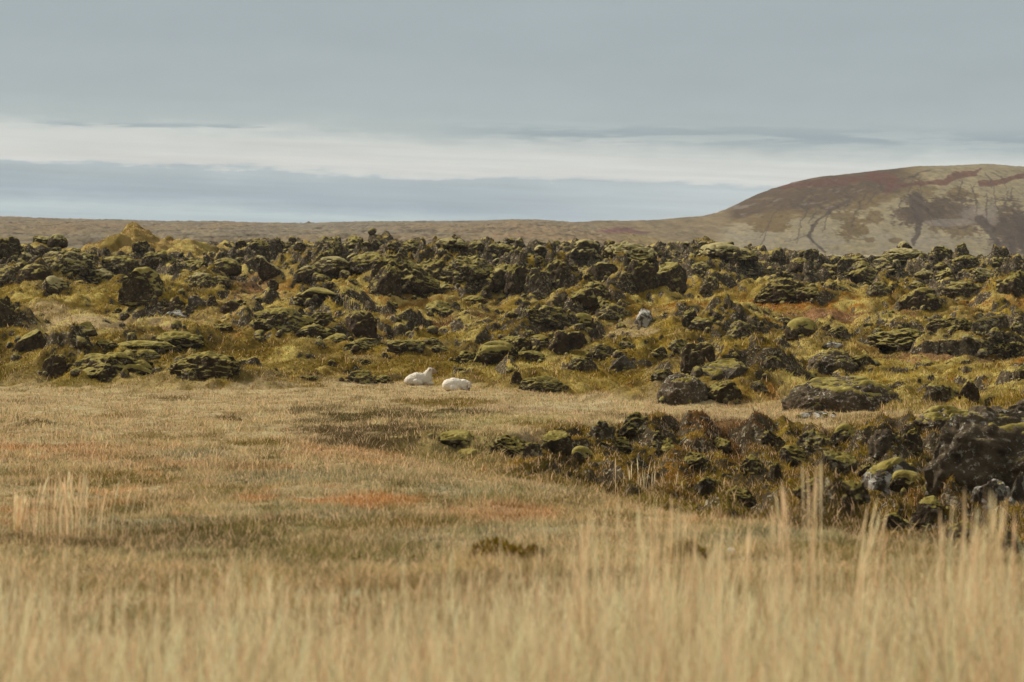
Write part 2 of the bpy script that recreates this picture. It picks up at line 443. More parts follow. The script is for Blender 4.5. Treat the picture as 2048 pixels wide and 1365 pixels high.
# soft-edged patches of a plant cover: (px, py, rx, ry, colour, strength)
PATCH = [(200, 962, 170, 12, S_GREEN, .6), (430, 985, 130, 9, S_GREEN, .55), (640, 1058, 240, 16, S_GREEN, .55), (980, 1003, 170, 9, S_GREEN, .6), (320, 872, 110, 6, S_OLIVE, .6), (600, 822, 90, 6, S_DKGRN, .7), (220, 832, 60, 4, S_OLIVE, .6), (640, 845, 70, 6, S_DKGRN, .8), (960, 812, 80, 5, S_OLIVE, .7), (150, 1020, 150, 12, S_OLIVE, .45), (880, 1050, 130, 12, S_OLIVE, .5), (1130, 1010, 120, 9, S_OLIVE, .5), (420, 1045, 130, 10, S_DKGRN, .5), (885, 876, 150, 22, lin(138, 122, 72), .9), (960, 850, 160, 12, lin(158, 142, 94), .7), (810, 830, 190, 13, S_DKGRN, .9), (900, 808, 130, 8, S_OLIVE, .8), (740, 862, 170, 13, S_DKBR, .9), (700, 875, 120, 9, S_DKBR, .8), (95, 855, 62, 8, S_DKGRN, .9), (462, 836, 34, 9, S_DKGRN, .9),
         (340, 799, 45, 5, S_DKGRN, .7), (720, 800, 50, 5, S_DKGRN, .7), (500, 890, 90, 11, S_GREEN, .8), (900, 938, 190, 13, S_GREEN, .85),
         (1060, 818, 50, 5, S_DKGRN, .8), (1090, 855, 80, 12, S_OLIVE, .8), (1420, 845, 130, 12, S_HEATH, .9), (690, 1005, 120, 12, lin(176, 126, 74), .8), (520, 1000, 50, 7, S_ORANGE, .8),
         (60, 897, 150, 9, S_ORANGE, .6), (690, 900, 120, 12, S_ORANGE, .55), (250, 915, 120, 8, S_ORANGE, .45), (1050, 1030, 110, 14, S_ORANGE, .65), (590, 945, 120, 6, S_RUST, .5),
         (350, 915, 90, 8, S_SAGE, .8), (640, 960, 220, 16, S_SAGE, .55), (950, 985, 140, 12, S_SAGE, .7), (1330, 995, 180, 22, S_GREEN, .8),
         (300, 1075, 260, 24, S_DKGRN, .5), (700, 1100, 220, 26, S_GREEN, .45), (1100, 1075, 160, 20, S_SAGE, .5), (1560, 1080, 220, 25, S_SAGE, .8), (1700, 1100, 160, 25, S_GREEN, .6),
         (1500, 832, 240, 9, S_STRAW, .8), (1130, 815, 160, 9, S_PALE, .6), (1040, 840, 160, 10, lin(168, 154, 104), .8),
         # lava field
         (180, 590, 260, 34, S_OLIVE, .8), (150, 600, 200, 20, S_YEL, .5), (350, 745, 430, 34, S_OLIVE, .85), (120, 765, 200, 16, S_GREEN, .6), (230, 650, 330, 20, S_STRAW, .85), (90, 690, 160, 20, S_STRAW, .7), (420, 665, 120, 14, S_PINK, .5),
         (520, 590, 60, 26, S_PINK, .8), (760, 575, 140, 22, S_YEL, .7), (800, 615, 110, 14, S_RUST, .6), (850, 630, 120, 16, S_OLIVE, .7), (930, 660, 160, 16, S_HEATH, .95), (700, 725, 90, 9, S_STRAW, .8),
         (820, 735, 150, 26, S_OLIVE, .8), (560, 710, 130, 18, S_OLIVE, .6), (610, 640, 90, 40, S_YEL, .35), (950, 590, 60, 14, S_YEL, .6), (1080, 615, 90, 14, S_YEL, .6), (1270, 610, 60, 14, S_OLIVE, .7), (1245, 580, 26, 18, S_RUST, .9),
         (1380, 600, 160, 16, S_YEL, .7), (1450, 620, 220, 14, S_RUST, .7), (1640, 612, 210, 12, S_RUST, .9), (1700, 630, 140, 12, S_PINK, .8), (1960, 610, 130, 12, S_RUST, .7), (1330, 665, 70, 16, S_OLIVE, .6), (1260, 660, 60, 20, S_STRAW, .7),
         (1560, 690, 90, 18, S_OLIVE, .6), (1850, 720, 160, 14, S_PINK, .5), (1900, 745, 160, 16, S_YEL, .6), (1790, 520, 160, 14, S_YEL, .6), (1880, 555, 190, 22, S_YEL, .75), (1620, 530, 70, 16, S_PINK, .6),
         (1240, 750, 180, 26, S_OLIVE, .6), (1150, 770, 160, 14, S_YEL, .5), (1500, 790, 70, 22, S_RUST, .7), (1850, 780, 130, 26, S_YEL, .5), (1000, 740, 100, 14, S_GREEN, .7), (1480, 700, 110, 16, S_OLIVE, .5),
         (265, 452, 26, 12, S_OLIVE, .9), (265, 480, 200, 20, lin(150, 126, 66), .9), (350, 495, 90, 10, lin(158, 128, 76), .7),
         # bank round the hollow
         (1120, 915, 110, 22, S_DKGRN, .9), (1320, 890, 110, 20, S_RUST, .6), (1420, 960, 110, 18, S_RUST, .35), (1450, 880, 110, 20, S_OLIVE, .5), (1250, 870, 70, 16, S_OLIVE, .7), (1600, 930, 120, 24, S_OLIVE, .6), (1850, 1010, 220, 40, S_DKGRN, .7), (1730, 850, 70, 18, S_OLIVE, .7), (1590, 880, 60, 10, S_RUST, .4), (1200, 960, 110, 20, S_GREEN, .5)]

def cover(X, Y, g):
    px, py, lava = g['px'], g['py'], g['lava']
    n1 = fbm2(X / 9, Y / 14, 81, 4); n2 = fbm2(X / 2.6, Y / 4.5, 85, 4); n3 = fbm2(X / 0.7, Y / 1.0, 89, 3); n4 = fbm2(X / 4.5, Y / 8, 93, 4)
    col = np.empty(X.shape + (3,)); col[:] = S_STRAW
    def bl(c, m):
        m = np.clip(m, 0, 1)[..., None]; col[:] = col * (1 - m) + c * m
    # the near meadow: straw, sage green and orange in streaks
    nA = fbm2(X / 1.0, Y / 1.2, 111, 4); nB = fbm2(X / 1.7, Y / 1.6, 117, 4); nC = fbm2(X / .35, Y / .4, 121, 3)
    fl = (1 - lava) * sst(py, 830, 900)
    bl(S_GREY, sst(py, 880, 980) * (0.55 + 0.7 * n2)); bl(S_ORANGE, 0.75 * sst(n4 + 0.4 * n3, 0.12, 0.45) * sst(py, 860, 890) * (1 - sst(py, 1040, 1090)))
    bl(S_SAGE, 0.7 * sst(-n4 + 0.5 * n2, 0.05, 0.40) * sst(py, 870, 940)); bl(S_OLIVE, 0.55 * sst(n2 + n3 * 0.5, 0.30, 0.62) * sst(py, 1000, 1060))
    bl(S_PALE, 0.35 * sst(n2, 0.1, 0.4) * (1 - lava)); bl(S_GREEN, 0.55 * sst(n2 - 0.4 * n3, 0.22, 0.5) * (1 - lava) * sst(py, 900, 780))
    bl(S_DKGRN, 0.5 * sst(n4, 0.28, 0.5) * (1 - lava) * sst(py, 960, 880)); bl(lin(150, 128, 84), sst(py, 1120, 1220))
    bl(lin(176, 134, 86), fl * .75 * sst(nB + .4 * nC, .18, .42) * (1 - sst(py, 1060, 1110))); bl(lin(132, 120, 72), fl * .75 * sst(nA + .3 * nC, .10, .36)); bl(lin(104, 92, 52), fl * .6 * sst(nA - .5 * nB + .4 * nC, .34, .56)); bl(lin(184, 164, 124), fl * .5 * sst(-nA + .4 * nC, .16, .4))
    bl(lin(158, 138, 98), (1 - lava) * (1 - sst(py, 850, 900)) * .6 * sst(nB + .5 * nC, .1, .4)); bl(lin(128, 114, 66), (1 - lava) * (1 - sst(py, 850, 900)) * .6 * sst(nA, .26, .46))
    # the lava field: moss, dry grass, bilberry turning rust
    L = lava
    bl(S_OLIVE, L * 0.85); bl(lin(158, 134, 76), L * 0.55 * sst(n1 + 0.6 * n2, -0.02, 0.40)); bl(S_YEL, L * 0.75 * sst(n2 - 0.5 * n1, 0.0, 0.38))
    bl(S_RUST, L * 0.8 * sst(n4 - 0.3 * n2, 0.10, 0.36) * np.interp(px, [0, 700, 1300, 2048], [.5, .7, 1, 1])); bl(S_HEATH, L * 0.6 * sst(-n4 + 0.4 * n1, 0.14, 0.40))
    bl(S_DKGRN, L * 0.6 * sst(-n2 + 0.5 * n3, 0.18, 0.45))
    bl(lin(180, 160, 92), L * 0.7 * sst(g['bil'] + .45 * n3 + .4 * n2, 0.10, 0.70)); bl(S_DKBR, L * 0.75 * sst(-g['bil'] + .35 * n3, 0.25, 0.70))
    bl(lin(156, 130, 74) , np.clip(1.5 * g['soft'] - .25, 0, 1) * sst(n2 + .4 * n3, -.5, .1)); bl(S_OLIVE, g['hil'] * sst(-n2 - .3 * n3, .0, .3) * .8)
    b = g['bank']
    bl(S_OLIVE * 1.0, b * 0.95); bl(lin(138, 100, 46), b * 0.6 * sst(nB, 0.1, 0.36)); bl(lin(66, 56, 26), b * 0.6 * sst(-nA + .5 * n3, 0.05, 0.35)); bl(S_YEL, b * 0.8 * sst(n3 + .5 * nA, 0.12, 0.45)); bl(lin(160, 134, 84), b * .5 * sst(nC - .4 * nB, .2, .45))
    for (cx, cy, rx, ry, c, s) in PATCH:
        d = np.sqrt(((px - cx) / rx) ** 2 + ((py - cy) / ry) ** 2) + 0.8 * n2 + 0.6 * n3 + 0.4 * n4 + .5 * nA * (1 - lava) + .35 * nC * (1 - lava)
        bl(c, s * (1 - sst(d, 0.55, 1.2)))
    # woolly moss on the tops of blocks
    bl(lin(182, 163, 92), L * 0.75 * sst(g['blk'] + g['blk2'] * 1.4, 0.25, 0.8) * sst(n3, -0.3, 0.2))
    col *= (1 + 0.22 * n3 + 0.12 * n2)[..., None]
    return np.clip(col, 0.004, .46)

# ------------------------------------------------------------------ ground meshes
ys = [3.5]
while ys[-1] < 275: ys.append(ys[-1] + max(0.055, 0.00115 * ys[-1]))
ROWS = np.array(ys)
uf = np.linspace(-0.245, 0.245, 620)
uo = 0.245 + 0.8 * (np.linspace(0, 1, 26)[1:]) ** 1.8
COLS = np.concatenate([-uo[::-1], uf, uo])
GYY, GU = np.meshgrid(ROWS, COLS, indexing='ij')
GXX = GU * GYY
GZ, GM = height(GXX, GYY)
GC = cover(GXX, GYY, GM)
def samp(A, u, Y):
    ri = np.interp(Y, ROWS, np.arange(len(ROWS))); ci = np.interp(u, COLS, np.arange(len(COLS)))
    r0 = np.clip(ri.astype(int), 0, len(ROWS) - 2); c0 = np.clip(ci.astype(int), 0, len(COLS) - 2)
    fr, fc = ri - r0, ci - c0
    if A.ndim == 3: fr, fc = fr[:, None], fc[:, None]
    return (A[r0, c0] * (1 - fr) + A[r0 + 1, c0] * fr) * (1 - fc) + (A[r0, c0 + 1] * (1 - fr) + A[r0 + 1, c0 + 1] * fr) * fc

SCR = YH - F * GZ / GYY
def hit(px, py, y0=14.0):
    """first ground point seen at a photo position"""
    u = (px - 1024) / F
    j = int(np.argmin(np.abs(COLS - u)))
    i0 = int(np.searchsorted(ROWS, y0))
    k = np.nonzero(SCR[i0:, j] <= py)[0]
    i = i0 + (int(k[0]) if len(k) else len(ROWS) - 1 - i0)
    if not len(k): i = i0 + int(np.argmin(SCR[i0:, j]))
    return u * ROWS[i], ROWS[i], GZ[i, j]

# the land around the camera, out of the picture
xs = np.linspace(-420, 420, 85); yr = np.linspace(-260, 300, 57)
AY, AX = np.meshgrid(yr, xs, indexing='ij')
AZ = base_z(np.clip(AY, 3, 400)) - 1.5 + 0.3 * fbm2(AX / 20, AY / 20, 4, 3)
ac = np.empty(AX.shape + (3,)); ac[:] = S_STRAW * 0.8; ac[AY > 95] = S_OLIVE
tag(link('surrounding_ground', mesh_np('surrounding_ground', np.stack([AX, AY, AZ], -1).reshape(-1, 3), [grid_faces(57, 85)], ac.reshape(-1, 3), {'rock': np.zeros(AX.size)}), M['ground']),
    'rough heath continuing beyond the meadow', None, kind='structure')

# ------------------------------------------------------------------ far moor and its ridge
RX = [-900, 0, 100, 250, 310, 450, 520, 600, 700, 800, 950, 1024, 1070, 1130, 1200, 1300, 1420, 1520, 1620, 2048, 3000]
RP = [440, 443, 445.5, 449, 451, 451.5, 454, 455, 452.5, 452, 450.5, 447.5, 448, 452, 460, 477, 495, 505, 509, 512, 514]
my = np.concatenate([np.linspace(265, 420, 40), 420 * (1560 / 420) ** np.linspace(0, 1, 420)[1:], np.linspace(1580, 2400, 12)])
mu = np.concatenate([np.linspace(-1.3, -0.25, 60)[:-1], np.linspace(-0.25, 0.25, 900), np.linspace(0.25, 1.3, 60)[1:]])
MY, MU = np.meshgrid(my, mu, indexing='ij'); MX = MU * MY
mpx = 1024 + MU * F
zr = (YH - np.interp(mpx, RX, RP)) / F * 1500
s = np.clip((MY - 300) / 1200, 0, 1)
MZ = -3.5 + (zr + 3.5) * np.minimum(s * 1.18, 1 - 0.0 * s) ** 0.95 * np.where(s > .9, 1, 1)
MZ = np.minimum(MZ, zr) - np.clip((MY - 1520) / 900, 0, 1) * 30
rg = sst(MY, 330, 600)
MZ += rg * (1.1 * fbm2(MX / 60, MY / 90, 5, 3) * (1 - sst(MY, 1200, 1450)) + (1.5 - .7 * sst(MY, 1300, 1480)) * ridged2(MX / 7, MY / 22, 9, 4) - 0.5) 
MZ -= (1 - rg) * 1.2
n1 = fbm2(MX / 90, MY / 200, 14, 4); n2 = fbm2(MX / 14, MY / 60, 18, 4); n3 = fbm2(MX / 4, MY / 16, 22, 3)
mc = np.empty(MX.shape + (3,)); mc[:] = lin(120, 106, 82)
def blm(A, c, m):
    m = np.clip(m, 0, 1)[..., None]; A[:] = A * (1 - m) + c * m
blm(mc, lin(116, 107, 90), sst(n1, -0.1, 0.3) * .8 * np.interp(mpx, [0, 1000, 1400], [1, 1, .3])); blm(mc, lin(130, 116, 82), sst(n2, 0.1, 0.4) * .6); blm(mc, lin(126, 102, 76), sst(-n1 + n2, 0.15, 0.45) * .5)
blm(mc, lin(82, 71, 56), sst(-n2 + .5 * n3, 0.05, 0.4) * .75); blm(mc, lin(70, 62, 52), sst(ridged2(MX / 9, MY / 26, 9, 4), .1, -.5) * .5)
mpy = YH - F * MZ / MY
d = np.sqrt(((mpx - 1250) / 62) ** 2 + ((mpy - 463) / 7) ** 2) + .5 * n2
blm(mc, lin(112, 78, 72), (1 - sst(d, .7, 1.1)) * .9)
d = np.sqrt(((mpx - 1350) / 130) ** 2 + ((mpy - 474) / 16) ** 2) + .6 * n2
blm(mc, lin(128, 110, 70), (1 - sst(d, .6, 1.2)) * .8)
blm(mc, lin(152, 139, 106) * (1 + .15 * n2)[..., None], sst(mpx + 16 * n1 + 10 * n2 + (mpy - 480) * .5, 1432, 1460) * .9)
mc *= (1 + .25 * n3)[..., None]
tag(link('moorland', mesh_np('moorland', np.stack([MX, MY, MZ], -1).reshape(-1, 3), [grid_faces(len(my), len(mu))], np.clip(mc, .01, 1).reshape(-1, 3)), M['far']),
    'grey brown lava moor rising to a low far ridge', None, kind='structure')

# ------------------------------------------------------------------ the hill on the right
HX = [860, 960, 1060, 1130, 1200, 1320, 1420, 1450, 1480, 1520, 1560, 1600, 1650, 1700, 1780, 1850, 1900, 1975, 2000, 2048, 2200, 2500, 2800, 3100]
HP = [530, 480, 449, 446, 445, 441, 434, 421, 408, 391, 375, 363, 356, 350, 341, 336.5, 334.5, 331, 333, 337, 344, 380, 450, 520]
hv = np.concatenate([np.linspace(0, 1, 300), 1 + np.linspace(0, 1, 40)[1:]]); hu = np.linspace((860 - 1024) / F, (3100 - 1024) / F, 1280)
HV, HU = np.meshgrid(hv, hu, indexing='ij')
hpx = 1024 + HU * F
HYc, HYb = 1440.0, 1080.0
HY = np.where(HV <= 1, HYb + (HYc - HYb) * HV, HYc + 420 * (HV - 1))
crest = (YH - np.interp(hpx, HX, HP)) / F * HYc
kk = np.ones(25) / 25
crest = np.apply_along_axis(lambda r: np.convolve(np.pad(r, 24, mode='edge'), kk, 'same')[24:-24], 1, crest[:1])
zb = -3.0
HZ = zb + (crest - zb) * np.where(HV <= 1, np.sin(np.clip(HV, 0, 1) * np.pi / 2) ** 1.05, 1 - (np.clip(HV - 1, 0, 1)) ** 1.6 * 1.0)
HXX = HU * HY
hm = sst(HV, 0.02, .2)
gl = ridged2(HXX / 26 + HV * 1.2, HV * 1.6, 33, 4)
HZ += hm * (1 - sst(HV, .75, .98)) * (2.0 * fbm2(HXX / 30, HY / 90, 35, 5) + 1.1 * gl) + 0.35 * fbm2(HXX / 4, HY / 8, 39, 3)
hpy = YH - F * HZ / HY
n1 = fbm2(HXX / 26, hpy / 26, 43, 4); n2 = fbm2(HXX / 7, hpy / 9, 47, 4); n3 = fbm2(HXX / 2.2, hpy / 3, 49, 3)
nd = fbm2((HXX + hpy * .9) / 6, (hpy - HXX * .7) / 22, 53, 4)          # streaks running down the slope
hc = np.empty(HXX.shape + (3,)); hc[:] = lin(138, 126, 97)
blm(hc, lin(138, 128, 108), sst(hpy, 430, 490) * .85 * sst(n1, -.4, .2)); blm(hc, lin(154, 139, 98), sst(n2, .1, .4) * .5); blm(hc, lin(120, 106, 74), sst(-n2 - .4 * n3, .15, .4) * .5)
PUR, RED, BRN, GRYV = lin(86, 70, 53), lin(98, 63, 51), lin(108, 90, 58), lin(128, 117, 103)
def hell(cx, cy, rx, ry, c, s, w=.7):
    d = np.sqrt(((hpx - cx) / rx) ** 2 + ((hpy - cy) / ry) ** 2) + w * n1 + .7 * w * n2 + .25 * n3
    blm(hc, c, s * (1 - sst(d + .3 * n3, .80, 1.08)))
def hline(pts, wid, c, s):
    best = np.full(hpx.shape, 1e9)
    qx, qy = hpx + 5 * n2 + 4 * n1, hpy + 5 * n1 + 3 * n2
    for (a, b) in zip(pts[:-1], pts[1:]):
        ax, ay, aw = a; bx, by, bw = b
        t = np.clip(((qx - ax) * (bx - ax) + (qy - ay) * (by - ay)) / ((bx - ax) ** 2 + (by - ay) ** 2 + 1e-6), 0, 1)
        dd = np.hypot(qx - ax - t * (bx - ax), qy - ay - t * (by - ay)) / (aw + t * (bw - aw))
        best = np.minimum(best, dd)
    blm(hc, c, s * (1 - sst(best + .35 * n3, .8, 1.15)))
# scree along the left shoulder
sh = 15 + np.interp(hpx, [1400, 1480, 1560, 1640, 1700, 1760, 1820, 1900], [436, 432, 424, 414, 404, 392, 372, 350])
blm(hc, BRN, (1 - sst(hpy - sh + 14 * n1 + 8 * n2, -6, 6)) * .85 * (1 - sst(hpx, 1800, 1880)))
blm(hc, PUR, (1 - sst(hpy - sh + 22 * nd + 10 * n2 + 12, -6, 6)) * .9 * (1 - sst(hpx + 30 * n1, 1790, 1830)))
blm(hc, lin(118, 104, 76), (1 - sst(hpy - sh, -10, 4)) * .45 * sst(nd, .22, .36) * (1 - sst(hpx, 1780, 1840)))
blm(hc, GRYV, (1 - sst(hpy - sh, -12, 2)) * .6 * sst(-nd + .3 * n2, .28, .42) * (1 - sst(hpx, 1700, 1800)))
for e in [(1540, 448, 44, 18, BRN, 1), (1565, 432, 40, 13, BRN, .9), (1710, 455, 32, 22, BRN, 1), (1690, 430, 34, 12, BRN, .9), (1750, 435, 18, 12, BRN, .9), (1740, 480, 12, 4, BRN, .9), (1735, 400, 26, 18, BRN, .8),
          (1915, 388, 24, 12, BRN, .9), (1950, 392, 10, 6, BRN, .8), (1920, 462, 38, 13, BRN, .85), (1870, 458, 14, 8, BRN, .8), (1905, 472, 6, 5, BRN, .8), (1795, 480, 16, 7, BRN, .8), (1845, 385, 34, 20, BRN, .8),
          (1850, 428, 60, 24, PUR, .9), (2030, 470, 50, 46, PUR, .9), (1900, 425, 80, 30, PUR, .9), (2010, 440, 60, 40, PUR, .9), (1830, 420, 26, 34, PUR, .8), (1960, 425, 40, 16, GRYV, .7), (1895, 445, 50, 8, GRYV, .8), (1985, 430, 14, 24, GRYV, .6)]:
    hell(*e)
hline([(1560, 376, 3), (1600, 370, 6), (1640, 366, 8), (1680, 362, 8), (1740, 356, 4)], 1, RED, .65)
hline([(1740, 350, 8), (1785, 362, 12), (1775, 385, 5)], 1, RED, .75)
hline([(1790, 372, 3), (1850, 366, 5), (1890, 365, 5), (1910, 352, 8), (1950, 348, 5), (1962, 338, 2)], 1, RED, .85)
hline([(1960, 366, 6), (2000, 366, 6), (2048, 350, 5), (2150, 352, 6)], 1, RED, .85)
DK = lin(80, 67, 55)
hline([(1640, 438, 3), (1624, 458, 3.6), (1615, 470, 3.4), (1628, 486, 2), (1652, 506, 2.4)], 1, DK, .95)
hline([(1700, 400, 3), (1665, 420, 4), (1640, 438, 3)], 1, DK, .8)
hline([(1615, 470, 1.4), (1570, 485, .9)], 1, DK, .6)
hline([(1830, 400, 14), (1838, 440, 9), (1836, 470, 6), (1828, 486, 5)], 1, DK, .9)
hline([(1960, 440, 10), (1985, 465, 9), (1995, 490, 5), (2000, 515, 3)], 1, DK, .9)
hline([(2010, 450, 12), (2022, 480, 8), (2030, 515, 6)], 1, DK, .9)
hline([(2040, 440, 16), (2048, 480, 14), (2060, 515, 10)], 1, DK, .9)
hline([(1860, 342, 1.6), (1820, 352, 1.4), (1795, 368, 1.6)], 1, DK, .8); hline([(1840, 352, 1.2), (1810, 372, 1.4)], 1, DK, .7); hline([(1985, 345, 1), (2010, 360, 1)], 1, DK, .6)
d_ = hpx + 14 * n1 + 8 * n2 - 1440 + (hpy - 470) * .35
blm(hc, lin(124, 108, 80) * (1 + .3 * n2)[..., None], (1 - sst(d_, -14, 14)) * .97)
d = np.sqrt(((hpx - 1250) / 66) ** 2 + ((hpy - 462) / 7) ** 2) + .5 * n1 + .4 * n2
blm(hc, lin(104, 72, 64), (1 - sst(d, .7, 1.1)) * .9)
d = np.sqrt(((hpx - 1290) / 40) ** 2 + ((hpy - 460) / 5) ** 2) + .8 * n2
blm(hc, lin(140, 124, 88), (1 - sst(d, .4, .9)) * .8)
rh = random.Random(4)
for _ in range(26):
    x0 = rh.uniform(1500, 2040); y0 = float(np.interp(x0, HX, HP)) + rh.uniform(8, 60); L_ = rh.uniform(25, 80); sl = rh.uniform(-.9, -.2) if x0 < 1800 else rh.uniform(-.3, .5)
    hline([(x0, y0, rh.uniform(.8, 1.6)), (x0 + sl * L_ * .5 + rh.uniform(-6, 6), y0 + L_ * .5, rh.uniform(1, 2.2)), (x0 + sl * L_, y0 + L_, .8)], 1, DK, .75)
hc *= .79
hc *= (1 + .26 * n3 + .14 * n2)[..., None]
tag(link('hill', mesh_np('hill', np.stack([HXX, HY, HZ], -1).reshape(-1, 3), [grid_faces(*HXX.shape)], np.clip(hc, .01, 1).reshape(-1, 3)), M['hill']),
    'broad rounded hill with pale moss, red crest band and dark scree', None, kind='structure')

# ------------------------------------------------------------------ rocks
def ico(n):
    bm = bmesh.new(); bmesh.ops.create_icosphere(bm, subdivisions=n, radius=1.0)
    v = np.array([x.co[:] for x in bm.verts]); f = np.array([[x.index for x in p.verts] for p in bm.faces]); bm.free()
    return v, f
ICO = {n: ico(n) for n in (2, 3, 4, 5, 6)}

KIND = {  # planes, plane range, low noise, ridged, fine, lumps, spike
    'b': (10, .58, .92, .18, .14, .05, .05, 0.0),      # boulder
    'c': (7, .58, .92, .28, .20, .07, .07, .14),      # jagged crag
    's': (12, .50, .80, .10, .06, .03, .02, 0.0),     # slab
    'h': (6, .62, .92, .24, .24, .08, .05, .06),      # lumpy heap
    'p': (8, .55, .90, .18, .18, .06, .06, .10),      # upright pillar
    'd': (4, .78, 1.0, .16, .12, .05, .05, 0.0),      # dome
    'o': (11, .50, .85, .16, .20, .07, .04, .05)}     # rough outcrop      # dome

def rock_shape(kind, seed, sub):
    n, c0, c1, a1, a2, a3, a4, sp = KIND[kind]
    v, f = ICO[sub]; r = np.random.RandomState(seed); p = v.copy()
    if kind in 'sb': p = np.sign(p) * np.abs(p) ** 0.8
    for _ in range(n):
        nn = r.randn(3); nn[2] = nn[2] * 0.7 + 0.25; nn /= np.linalg.norm(nn); c = r.uniform(c0, c1)
        t = p @ nn - c; p -= np.clip(t, 0, None)[:, None] * nn * 0.92
    o = r.rand() * 40; q = v + o
    dsp = a1 * fbm3(q * 1.4, seed % 50, 3) + a2 * (fbm3(q * 2.1, seed % 37 + 3, 4, True) - .3) + a3 * fbm3(q * 7, 5, 3)
    lump = (.5 - worley3(q * 2.6, seed % 9)) + .5 * (.5 - worley3(q * 5.8, 3)) + .28 * (.5 - worley3(q * 11, 5))
    p *= (1 + dsp + a4 * 1.6 * lump)[:, None]
    if sp:
        up = np.clip(p[:, 2], 0, None)
        p[:, 2] += sp * up * (fbm3(np.stack([p[:, 0] * 2.6, p[:, 1] * 2.6, p[:, 2] * .6], 1) + o, 15, 3, True) + .1)
    p -= (p.max(0) + p.min(0)) / 2
    p[:, :2] /= (p.max(0) - p.min(0))[:2]
    top = p[:, 2].max(); z = p[:, 2] / top                      # 1 .. -1
    lo = z < -.2; z[lo] = -.2 + (z[lo] + .2) * .35
    z = (z + .2) / 1.2                                           # ground line at 0
    p[:, 2] = z
    return p, f

def normals(V, Fc):
    a, b, c = V[Fc[:, 0]], V[Fc[:, 1]], V[Fc[:, 2]]
    fn = np.cross(b - a, c - a); N = np.zeros_like(V)
    for k in range(3): np.add.at(N, Fc[:, k], fn)
    return N / (np.linalg.norm(N, axis=1)[:, None] + 1e-9)

NROCK = [0]
def make_rock(name, X, Y, Z, W, H, D, kind, moss, mat, seed, rot, sub=5, lean=0.0, pale=False):
    p, f = rock_shape(kind, seed, sub)
    V = p * np.array([W, D, H]); V[:, 0] += lean * V[:, 2]
    me = mesh_np(name, V, [f], smooth=True)
    o = link(name, me, M[mat], None, (X, Y, Z)); o.rotation_euler = (0, 0, rot)
    NROCK[0] += 1
    if moss > 0.02:
        N = normals(V, f); s = max(.5, min(W, 3.0))
        nz = .6 * fbm3(V / s * 2.0 + seed, 3, 2)
        thr = 1.02 - 0.75 * moss
        mk = sst(N[:, 2] + 0.55 * nz, thr - .12, thr + .28) * sst(V[:, 2], .05 * H, .35 * H)
        fk = mk[f].max(1) > .04
        used = np.unique(f[fk])
        if len(used) > 12:
            remap = -np.ones(len(V), int); remap[used] = np.arange(len(used))
            FF = remap[f[fk]]
            lab_ = np.arange(len(used))
            for _ in range(400):
                m_ = lab_[FF].min(1); o_ = lab_.copy(); np.minimum.at(lab_, FF.ravel(), np.repeat(m_, 3))
                if (o_ == lab_).all(): break
            best_ = np.bincount(lab_[FF[:, 0]]).argmax(); FF = FF[lab_[FF[:, 0]] == best_]
            us2 = np.unique(FF); r2 = -np.ones(len(used), int); r2[us2] = np.arange(len(us2)); FF = r2[FF]; used = used[us2]
            th = min(.16, .09 * max(H, .4) + .03)
            mm = mk[used]
            P = V[used] + N[used] * ((mm * th * .5) - (1 - mm) * .03)[:, None] + np.array([0, 0, .7]) * (mm * th)[:, None]
            E = np.concatenate([FF[:, [0, 1]], FF[:, [1, 2]], FF[:, [2, 0]]]); deg = np.bincount(E.ravel(), minlength=len(P))[:, None]
            for _ in range(14 if moss > .5 else 6):
                acc = np.zeros_like(P)
                for k in range(3): acc[:, k] = np.bincount(E[:, 0], P[E[:, 1], k], len(P)) + np.bincount(E[:, 1], P[E[:, 0], k], len(P))
                P = P + (acc / deg - P) * .6 * mm[:, None]
            link('moss_cap', mesh_np('moss_cap', P, [FF]), M['moss_pale' if pale else 'moss'], o)
    return o

